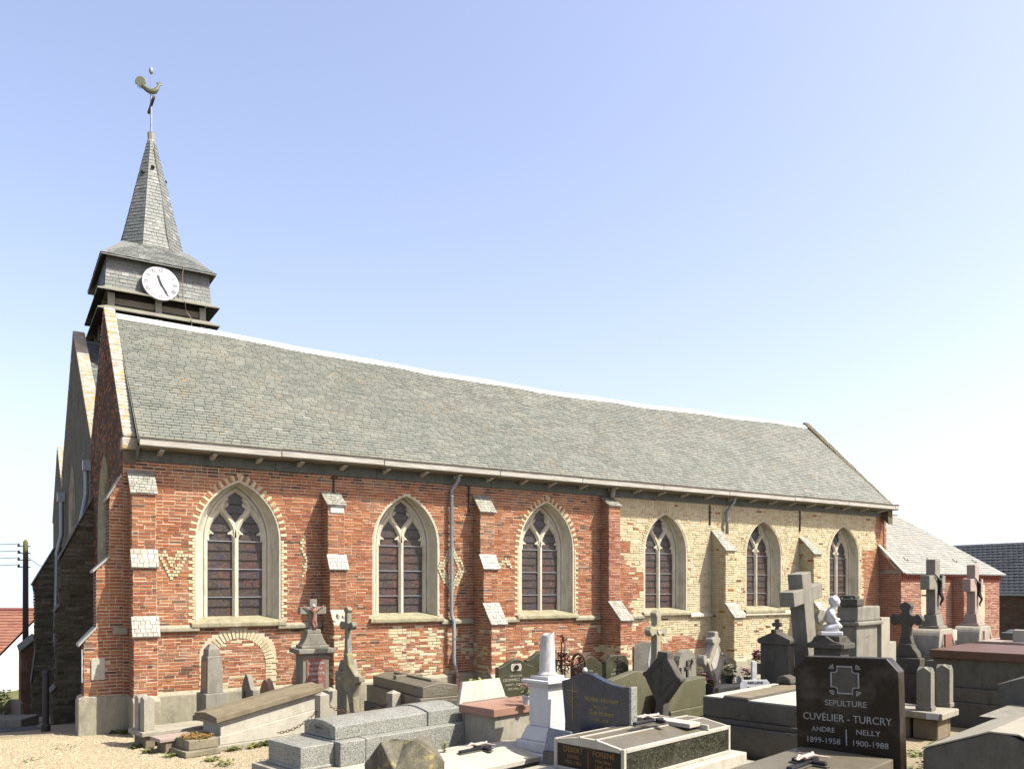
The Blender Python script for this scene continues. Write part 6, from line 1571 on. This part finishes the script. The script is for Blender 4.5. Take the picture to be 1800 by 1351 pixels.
for v in bm.verts:
    n_ = noise.noise(v.co*30)*.022; v.co += v.co.normalized()*n_; v.co.x -= .012
    if v.co.x > .03 and v.co.z < .045: v.co *= .72
me = bpy.data.meshes.new('hair'); bm.to_mesh(me); bm.free(); me.materials.append(M['ceramic']); me.polygons.foreach_set('use_smooth', [True]*len(me.polygons))
o = link('hair', me, t, (.092, 0, .548)); o.rotation_euler = (0, R(30), 0)
for s in (-1, 1):
    b = MB(); b.prism([(0, .30), (-.05, .42), (-.13, .40), (-.17, .31), (-.15, .22), (-.10, .17), (-.05, .2)], -.012, .012, 'y'); o = b.build('wing', 'conc', t, bevel=.006); o.location = (-.05, s*.05, 0); o.rotation_euler = (0, 0, R(-s*22))

# ---- big stele behind the angel
D = 15.0
t = empty('headstone', 'broad grey stone stele with heavy scalloped cornice behind the white angel', 'headstone', org(1508, D), 12.6)
b = MB(); b.box(-.45, .50, -.16, .16, 0, 1.98); b.box(-.5, .55, -.2, .2, 0, .9); b.build('body', 'blue', t, bevel=.01)
b = MB(); b.box(-.50, .62, -.22, .22, 1.98, 2.06); b.box(-.47, .56, -.19, .19, 2.06, 2.33)
for k in (-.1, .1): b.lathe([(.085, -.46), (.085, .40)], 12, (0, 0, 0)) if False else None
b.build('cornice', 'blue', t, bevel=.016)
b = MB(); b.box(-.52, -.20, -.2, .2, 2.335, 2.47); b.box(-.46, -.26, -.14, .14, 2.47, 2.53); b.build('cap_block', 'bluedark', t, bevel=.012)
b = MB(); b.prism([(-.2, 2.34), (.2, 2.34), (.2, 2.38), (.1, 2.50), (.03, 2.42), (-.08, 2.50), (-.2, 2.38)], -.50, -.36, 'x'); b.build('scroll', 'bluedark', t, bevel=.01)
txt(t, [('FAMILLE', .11), ('', .1), ('', .1), ('CLAEYSSEN', .10)], 1.75, .13, 'conc', -.162, .03, gap=1.5)
t = stele('stone_pillar', 'pale narrow stone pillar right of the broad scalloped stele', 1543, 15.6, 12.6, .42, 2.1, .3, 'conc', cat='stone pillar')
t = stele('stone_pillar', 'shorter narrow stone pillar at the far right of the broad scalloped stele', 1556, 16.2, 12.6, .34, 1.6, .3, 'conc', cat='stone pillar')
MB().box(1, 1, 0, 0, 0, 0) if False else None

# ---- shadowed cross and the two calvaries
t = empty('grave_cross', 'shadowed brown stone cross with lobed arms on a stepped base before the annex', 'stone cross', org(1594, 17.0), G)
b = MB(); b.cbox(0, 0, 0, .78, .5, .9); b.cbox(0, 0, .9, .66, .44, .32); b.prism([(-.28, 1.22), (.28, 1.22), (.24, 1.32), (.16, 1.42), (.13, 1.50), (-.13, 1.50), (-.16, 1.42), (-.24, 1.32)], -.14, .14, 'y'); b.build('pedestal', 'bluedark', t, bevel=.014)
MB().prism([(x, z+1.48) for x, z in lobed_cross(.60, .86, .17, .52, 1.1, .085)], -.09, .09, 'y').build('cross', 'bluedark', t, bevel=.012)
def calvary(label, px_, dist, mat, sc, matp, plq):
    t = empty('calvary', label, 'calvary cross', org(px_, dist), 12.6); s = sc
    b = MB(); b.box(-.62*s, .62*s, -.36*s, .36*s, 0, 1.18*s); b.box(-.56*s, .56*s, -.32*s, .32*s, 1.18*s, 1.26*s); b.build('base', matp, t, bevel=.012)
    b = MB(); n = 8; P = [(-.52*s, 1.26*s), (.52*s, 1.26*s)]+[(.52*s-.20*s*(1-math.cos(a)), 1.36*s+.44*s*math.sin(a)) for a in [k*math.pi/2/n for k in range(n+1)]]+[(-.52*s+.20*s*(1-math.cos(a)), 1.36*s+.44*s*math.sin(a)) for a in [(n-k)*math.pi/2/n for k in range(n+1)]]
    b.prism(P, -.28*s, .28*s, 'y'); b.build('shoulder', matp, t, bevel=.01)
    b = MB(); b.box(-.27*s, .27*s, -.20*s, .20*s, 1.80*s, 1.86*s); b.hexa([(-.22*s, -.16*s, 1.86*s), (.22*s, -.16*s, 1.86*s), (.22*s, .16*s, 1.86*s), (-.22*s, .16*s, 1.86*s), (-.17*s, -.12*s, 2.1*s), (.17*s, -.12*s, 2.1*s), (.17*s, .12*s, 2.1*s), (-.17*s, .12*s, 2.1*s)]); b.build('cross_foot', mat, t, bevel=.008)
    MB().prism([(-.15*s, 2.10*s), (.15*s, 2.10*s), (.15*s, 2.62*s), (.50*s, 2.62*s), (.50*s, 2.92*s), (.15*s, 2.92*s), (.15*s, 3.26*s), (-.15*s, 3.26*s), (-.15*s, 2.92*s), (-.50*s, 2.92*s), (-.50*s, 2.62*s), (-.15*s, 2.62*s)], -.095*s, .095*s, 'y').build('cross', mat, t, bevel=.012)
    MB().box(-.20*s, .22*s, -.31*s, -.28*s, 1.32*s, 1.70*s).build('plaque', plq, t, bevel=.006)
    b = MB()
    for sg in (-1, 1):
        for k in range(4): b.tube([(sg*(.27+.05*k)*s, -.285*s, 1.32*s), (sg*(.30+.05*k)*s, -.285*s, (1.52-.03*k)*s), (sg*(.25+.04*k)*s, -.285*s, (1.70-.06*k)*s)], .010, 4)
    b.build('carved_fronds', mat, t, fix=False)
    c = christ(t, .60*s, 'bronze', (.04*s, -.10*s, 2.58*s), sub=2)
    return t
calvary('large grey stone calvary with bronze Christ and red plaque, the nearer one', 1640, 17.3, 'blue', 1.0, 'conc', 'redmarble')
calvary('pinkish stone calvary with bronze Christ and pale plaque, the farther one', 1710, 19.2, 'pinkpale', .98, 'conc', 'pinkpale')
t = empty('lantern_box', 'small pale box on a stone post between the two calvaries', 'stone post', org(1664, 18.0), G); b = MB(); b.cbox(0, 0, 0, .25, .25, 1.5); b.cbox(0, 0, 1.5, .34, .3, .24); b.build('box', 'conc_pale', t, bevel=.01)

# ---- right-hand tombs
t = empty('grave_slab', 'grey stone slab on old blocks carrying two gabled posts, right of the brown headstone', 'grave slab', org(1634, 14.35, .35, -.35), G)
b = MB(); b.box(-.70, .62, -.55, .35, .38, .50); b.build('slab', 'conc', t, bevel=.012)
for k, (x0, x1, y0, y1) in enumerate(((.10, .52, -.45, .1), (-.3, .05, -.45, -.1), (-.62, -.36, -.45, .1), (.15, .5, .12, .3))): MB().box(x0, x1, y0, y1, 0, .38).build('support_stone', 'tan', t, bevel=.02)
p = MB().box(.36, .56, -.565, -.552, .39, .49).build('name_card', 'ceramic', t)
for i, (px_, dist, lab) in enumerate(((1627, 14.45, 'left of two short gabled stone posts on the slab beside the brown headstone'), (1660, 14.9, 'right of two short gabled stone posts on the slab beside the brown headstone'))):
    t = empty('grave_post', lab, 'stone post', org(px_, dist, z=.5), G, 'gabled posts on the stone slab'); gabled_post(t, .24, 0, .68, .09, 'blue', .20); MB().cbox(0, 0, 0, .27, .23, .08).build('foot', 'blue', t, bevel=.006)
t = empty('tomb', 'very large dark concrete tomb with a thick red-brown granite lid at the right', 'tomb', org(1638, 16.0, -.95, 0), G)
b = MB(); b.box(-1.0, 1.2, -.08, 2.4, 0, .48); b.box(-.97, 1.15, -.04, 2.35, .48, .75); b.build('lower_body', 'conc_dark', t, bevel=.012); MB().box(-.93, 1.1, .02, 2.3, .75, 1.30).build('upper_body', 'conc_dark', t, bevel=.01)
MB().box(-.98, 1.16, -.06, 2.4, 1.30, 1.46).build('lid', 'brownslab', t, bevel=.01)
t = empty('tomb', 'pale-lidded tomb seen beyond the red-brown lid, right of the pink calvary', 'tomb', org(1722, 18.6, -.6, 0), G); b = MB(); b.box(-.6, 1.2, 0, 2, 0, 1.36); b.build('body', 'brownslab', t, bevel=.01); MB().box(-.64, 1.24, -.04, 2.05, 1.36, 1.45).build('lid', 'pinkpale', t, bevel=.01)
hs('olive wave-topped headstone far right before the dark barn', 1779, 21.0, .95, 1.55, 'g_green', wave(.95, 1.38, .20), None, -8)
t = stele('headstone', 'dark upright headstone at the right edge beyond the tombs', 1778, 18.9, G, .40, 1.62, .3, 'g_dark'); t = stele('headstone', 'pale concrete block headstone at the far right edge', 1797, 18.2, G, .32, 1.72, .25, 'conc_pale')
t = empty('tomb', 'dark grey granite tomb with a sloping end wall at the right edge', 'tomb', org(1752, 11.8, -.4, 0), G); MB().prism([(-.4, 0), (.9, 0), (.9, 1.62), (.5, 1.60), (-.4, 1.28)], 0, 2, 'y').build('body', 'conc_dark', t, bevel=.01)
t = empty('tomb', 'dark-sided grey tomb block with a black cross overhanging its top, right edge', 'tomb', org(1721, 10.6, -.4, 0), G); MB().box(-.4, .9, 0, 1.6, 0, 1.0).build('body', 'bluedark', t, bevel=.01); MB().box(-.4, .9, 0, 1.6, 1.0, 1.01).build('top', 'blue', t)
crucifix('crucifix', 'black crucifix at the right edge, lying on the dark-sided tomb block', 1806, 9.7, 1.03, G, .7, 'blackplastic')
t = empty('tomb', 'large gabled concrete tomb with shade-darkened body in the bottom right corner', 'tomb', org(1622, 8.25, -.55, 0), G)
MB().prism([(-.55, 0), (.75, 0), (.75, 1.08), (.30, 1.26), (.22, 1.29), (.05, 1.29), (-.04, 1.25), (-.55, 1.05)], 0, 2.4, 'y').build('body', 'conc_dark', t, bevel=.01)  # dark body colour holds the shade of the west-facing end
b = MB(); b.prism([(-.56, 1.052), (-.04, 1.257), (.05, 1.293), (.30, 1.293), (.76, 1.085), (.76, 1.10), (.30, 1.308), (.05, 1.308), (-.04, 1.272), (-.56, 1.066)], .0, 2.4, 'y'); b.build('lid', 'conc', t)  # thin lighter sheet, sunlight on the slopes put into its colour

tf = MB(); rt = random.Random(9)
for px_, dist, n, r in [(205, 15.0, 60, .12), (222, 14.9, 50, .1), (262, 13.2, 30, .08), (240, 13.6, 40, .08), (300, 12.9, 30, .1), (372, 12.6, 40, .1), (395, 12.3, 30, .15), (455, 11.6, 30, .15), (470, 11.2, 26, .2), (120, 13.6, 8, .2), (60, 12.6, 6, .2),
    (1610, 13.0, 60, .2), (1640, 12.4, 40, .2), (1690, 12.6, 50, .25), (1705, 11.6, 40, .2), (1660, 13.6, 50, .3), (1600, 12.0, 30, .2), (1300, 10.2, 40, .3), (1330, 9.8, 30, .3), (812, 11.0, 40, .2), (1060, 12.4, 60, .2), (1215, 12.6, 50, .2), (1235, 13.0, 60, .2), (335, 15.7, 60, .3), (450, 15.6, 60, .4), (690, 16.0, 50, .4), (560, 12.2, 40, .2)]:
    x, y = at(px_, dist)
    for _ in range(n):
        a, q = rt.uniform(0, 6.28), r*math.sqrt(rt.random()); leaves(tf, 2, x+math.cos(a)*q, y+math.sin(a)*q, ground_z(x, y), .02, .06, .055, rt, rt.choice((0, 1, 1)))
setp(tf.build('weeds', ['leafy', 'leaf'], None, fix=False), 'sparse low weeds growing through the gravel between the graves', 'weeds', kind='stuff')
b = MB()
for _ in range(260):     # small sprig growing on the grey granite tomb
    leaves(b, 1, 0, 0, 0, .035, .26, .03, rt)
x, y = at(780, 10.95); sp_ = empty('weed', 'tall green weed growing up the side of the grey granite tomb', 'plant', (x, y, .34), 0); b.build('foliage', ['leafy'], sp_, fix=False); MB().tube([(0, 0, 0), (.01, 0, .26)], .004, 4).build('stem', 'leaf', sp_)

# ---- plants against the church
for px_, dist, s, lab, mt in ((838, 16.9, .9, 'yellow-flowered plant at the foot of the third buttress', 'leafy'), (1222, 17.5, 1.2, 'leafy shrub growing at the wall beside the round-headed stone', 'leafy')):
    x, y = at(px_, dist); t = empty('wall_plant', lab, 'plant', (x, y, 0), 0)
    b = MB(); leaves(b, 420, 0, 0, .05, .32*s, .78*s, .085, rg); b.build('foliage', ['leafy', 'leaf'], t, fix=False); b = MB()
    for k in range(7): b.tube([(0, 0, 0), (rg.uniform(-.1, .1), rg.uniform(-.1, .1), .35), (rg.uniform(-.25, .25), rg.uniform(-.2, .2), .7*s)], .008, 4)
    b.build('stem', 'leaf', t, fix=False)

# ================================================================ left side: pole, cottage, fence
t = empty('bollard', 'rusty iron post standing by the path at the west front', 'post', (-1.16, 1.75, ground_z(-1.2, 1.75)), 0)
MB().lathe([(.085, 0), (.085, .12), (.06, .16), (.055, 1.12), (.07, 1.14), (.06, 1.18), (.0, 1.20)], 14).build('post', 'iron', t)
x, y = at(45, 33.0); gz = -2.4
t = empty('utility_pole', 'tall creosoted wooden utility pole with insulators beside the white cottage', 'utility pole', (x, y, gz), 0)
MB().lathe([(.12, 0), (.10, 6.0)], 12).build('pole', 'pole', t, smooth=True); MB().lathe([(.10, 6.0), (.09, 6.88), (.02, 6.98)], 12).build('pole_top', 'pole_yel', t, smooth=True)
wires = []
for k, z in enumerate((6.70, 6.42, 6.14, 5.86)):
    dx = (-.28*UX, .28*UY)
    b = MB(); b.tube([(dx[0], dx[1], z), (-dx[0]*.7, -dx[1]*.7, z)], .02, 5); b.build('bracket', 'iron', t)
    MB().lathe([(.02, -.02), (.05, .0), (.055, .04), (.03, .07), (.045, .09), (.02, .12)], 8, (dx[0], dx[1], z)).build('insulator', 'iron', t)
    wires.append((x+dx[0], y+dx[1], gz+z+.1))
t = MB()
for w_ in wires: t.tube([w_, (w_[0]-6*UX-1, w_[1]+2, w_[2]-.35), (w_[0]-14, w_[1]-2, w_[2]-.7)], .012, 4)
t.tube([wires[1], ((x-.1)/2, (y+19)/2, 3.5), (-.1, 19, 3.4)], .012, 4)
setp(t.build('overhead_wire', 'iron', None, fix=False), 'thin overhead wires strung from the wooden utility pole', 'wires')
A = Vector((*at(76, 42), 1.33)); Rd = Vector((*at(-330, 41.5), 1.33)); E0 = Vector((*at(-75, 36), -2.3))
t = empty('cottage', 'white rendered cottage with an orange-red tiled roof beyond the pole', 'house', tuple(A*1-Vector((0, 0, A.z+3))), 0)
off = -Vector(t.location); along = Rd-A
E1 = E0+along; Fd = A+(A-E0)*1.0; Fd.z = E0.z
b = MB(); q = [E0+off, Fd+off, A+off]; q0 = [Vector((p.x, p.y, -.6)) for p in (q[0], q[1])]
b.add([tuple(q0[0]), tuple(q0[1]), tuple(q[1]), tuple(q[2]), tuple(q[0])], [(0, 1, 2, 3, 4)]); b.add([tuple(q0[0]), tuple(q[0]), tuple(q[0]+along), tuple(q0[0]+along)], [(0, 1, 2, 3)]); b.build('wall', 'whitewash', t)
up = Vector((0, 0, .12)); b = MB(); ov = (E0-A).normalized()*.25; b.add([tuple(A+off+up), tuple(E0+off+ov+up), tuple(E0+off+ov+along+up), tuple(A+off+along+up)], [(0, 1, 2, 3)]); b.add([tuple(A+off+up), tuple(A+off+along+up), tuple(Fd+off+along+up), tuple(Fd+off+up)], [(0, 1, 2, 3)]); b.build('roof', 'tile_red', t)
tiles = []; slate_quad(tuple(E0+off+ov+along+up), tuple(E0+off+ov+up), tuple(A+off+up), tuple(A+off+along+up), t, 'tile_red', .3, .26, lift=.05, th=.03, store=tiles, wj=.02)
b = MB()
for s_ in tiles: b.cur = s_[5]; b.add([tuple(p) for p in slate_pts(s_)], SFZ)
b.build('roof_tiling', 'tile_red', t, fix=False, kind='stuff'); b = MB().tube([tuple(A+off+up*1.3), tuple(A+off+along+up*1.3)], .10, 8).build('ridge_tile', 'tile_red', t)
x, y = at(18, 24); t = empty('railing', 'low white railing before the white cottage', 'fence', (x, y, -2.0), -28)
b = MB()
for k in range(26): b.box(-2.2+k*.13, -2.18+k*.13, 0, .02, 0, .75)
b.build('bars', 'ceramic', t, fix=False, kind='stuff')
for z in (.1, .74): MB().box(-2.3, 1.2, -.01, .03, z, z+.03).build('rail', 'ceramic', t)
t = stele('headstone', 'small grey round-shouldered headstone left of the church beside the railing', 25, 20.5, -30, .42, 1.1, .14, 'conc', [(-.2, 0), (.2, 0), (.19, .75), (.10, .85), (-.10, .85), (-.19, .75)]); t.location.z = -1.0
x, y = at(8, 19.5); t = empty('grave_slab', 'long grey grave slab lying by the path at the left edge', 'grave slab', (x, y, -.55), -30); MB().box(-1.5, .6, -.4, .4, -.3, .12).build('slab', 'blue', t, bevel=.01)
x, y = at(2, 20.2); t = empty('bush', 'small yellow-green bush at the left edge', 'bush', (x, y, -.7), 0); b = MB(); leaves(b, 700, 0, 0, .05, .22, .75, .07, rg); b.build('foliage', ['leafy'], t, fix=False); MB().tube([(0, 0, 0), (0, 0, .5)], .02, 5).build('stem', 'leaf', t)

# ---- dark-roofed barn at the right
def barn():
    P0 = Vector((*at(1664, 46), 0)); P1 = Vector((*at(1990, 38), 0)); zr, ze = 4.95, 2.45
    d = (P1-P0).normalized(); nb = Vector((d.y, -d.x, 0));
    if nb.dot(Vector((CAM[0], CAM[1], 0))-P0) < 0: nb = -nb
    t = empty('barn', 'long brick barn with a dark pantiled roof at the far right', 'barn', (P0.x, P0.y, 0), 0); o = -Vector((P0.x, P0.y, 0)); w = 3.6
    a, b_ = P0-d*3+o, P1+o; F0, F1 = a+nb*w, b_+nb*w; Z = lambda p, z: (p.x, p.y, z)
    bb = MB(); B0, B1 = a-nb*w, b_-nb*w
    bb.add([Z(F0, -3), Z(F1, -3), Z(F1, ze), Z(F0, ze), Z(B0, -3), Z(B1, -3), Z(B1, ze), Z(B0, ze), Z(a, zr), Z(b_, zr)], [(0, 1, 2, 3), (5, 4, 7, 6), (4, 0, 3, 8, 7), (1, 5, 6, 9, 2)]); wl = bb.build('wall', 'mortar_dark', t)
    st = []; base = Vector((P0.x, P0.y, 0))+a+nb*w
    fr = plane_pt(tuple(F0), tuple(d), tuple(nb)); courses(fr, 0, (F1-F0).length, .2, ze, wl, lambda u, z: 'dark', h=.10, L=.3, gap=.02, store=st)
    m = MB()
    for q in st: m.cur = q[3]; m.add(piece_pts(q[0], q[1]), PF)
    m.build('brickwork', 'dark', t, fix=False, kind='stuff')
    r = MB(); e0, e1 = F0+nb*.3, F1+nb*.3; r.add([Z(e0, ze-.1), Z(e1, ze-.1), Z(b_, zr), Z(a, zr), Z(B1, ze-.1), Z(B0, ze-.1)], [(0, 1, 2, 3), (3, 2, 4, 5)]); r.build('roof', 'tile_dark', t)
    tl = []; slate_quad(Z(e0, ze-.1), Z(e1, ze-.1), Z(b_, zr), Z(a, zr), t, 'tile_dark', .27, .27, lift=.05, th=.03, store=tl, wj=.02, gw=.02)
    m = MB()
    for s_ in tl: m.cur = s_[5]; m.add([tuple(p) for p in slate_pts(s_)], SFZ)
    m.build('roof_tiling', 'tile_dark', t, fix=False, kind='stuff')
    MB().hexa([Z(e0, ze-.22), Z(e1, ze-.22), tuple(Vector(Z(e1, ze-.22))+nb*.12), tuple(Vector(Z(e0, ze-.22))+nb*.12), Z(e0, ze-.1), Z(e1, ze-.1), tuple(Vector(Z(e1, ze-.1))+nb*.12), tuple(Vector(Z(e0, ze-.1))+nb*.12)]).build('gutter', 'zinc', t)
barn()
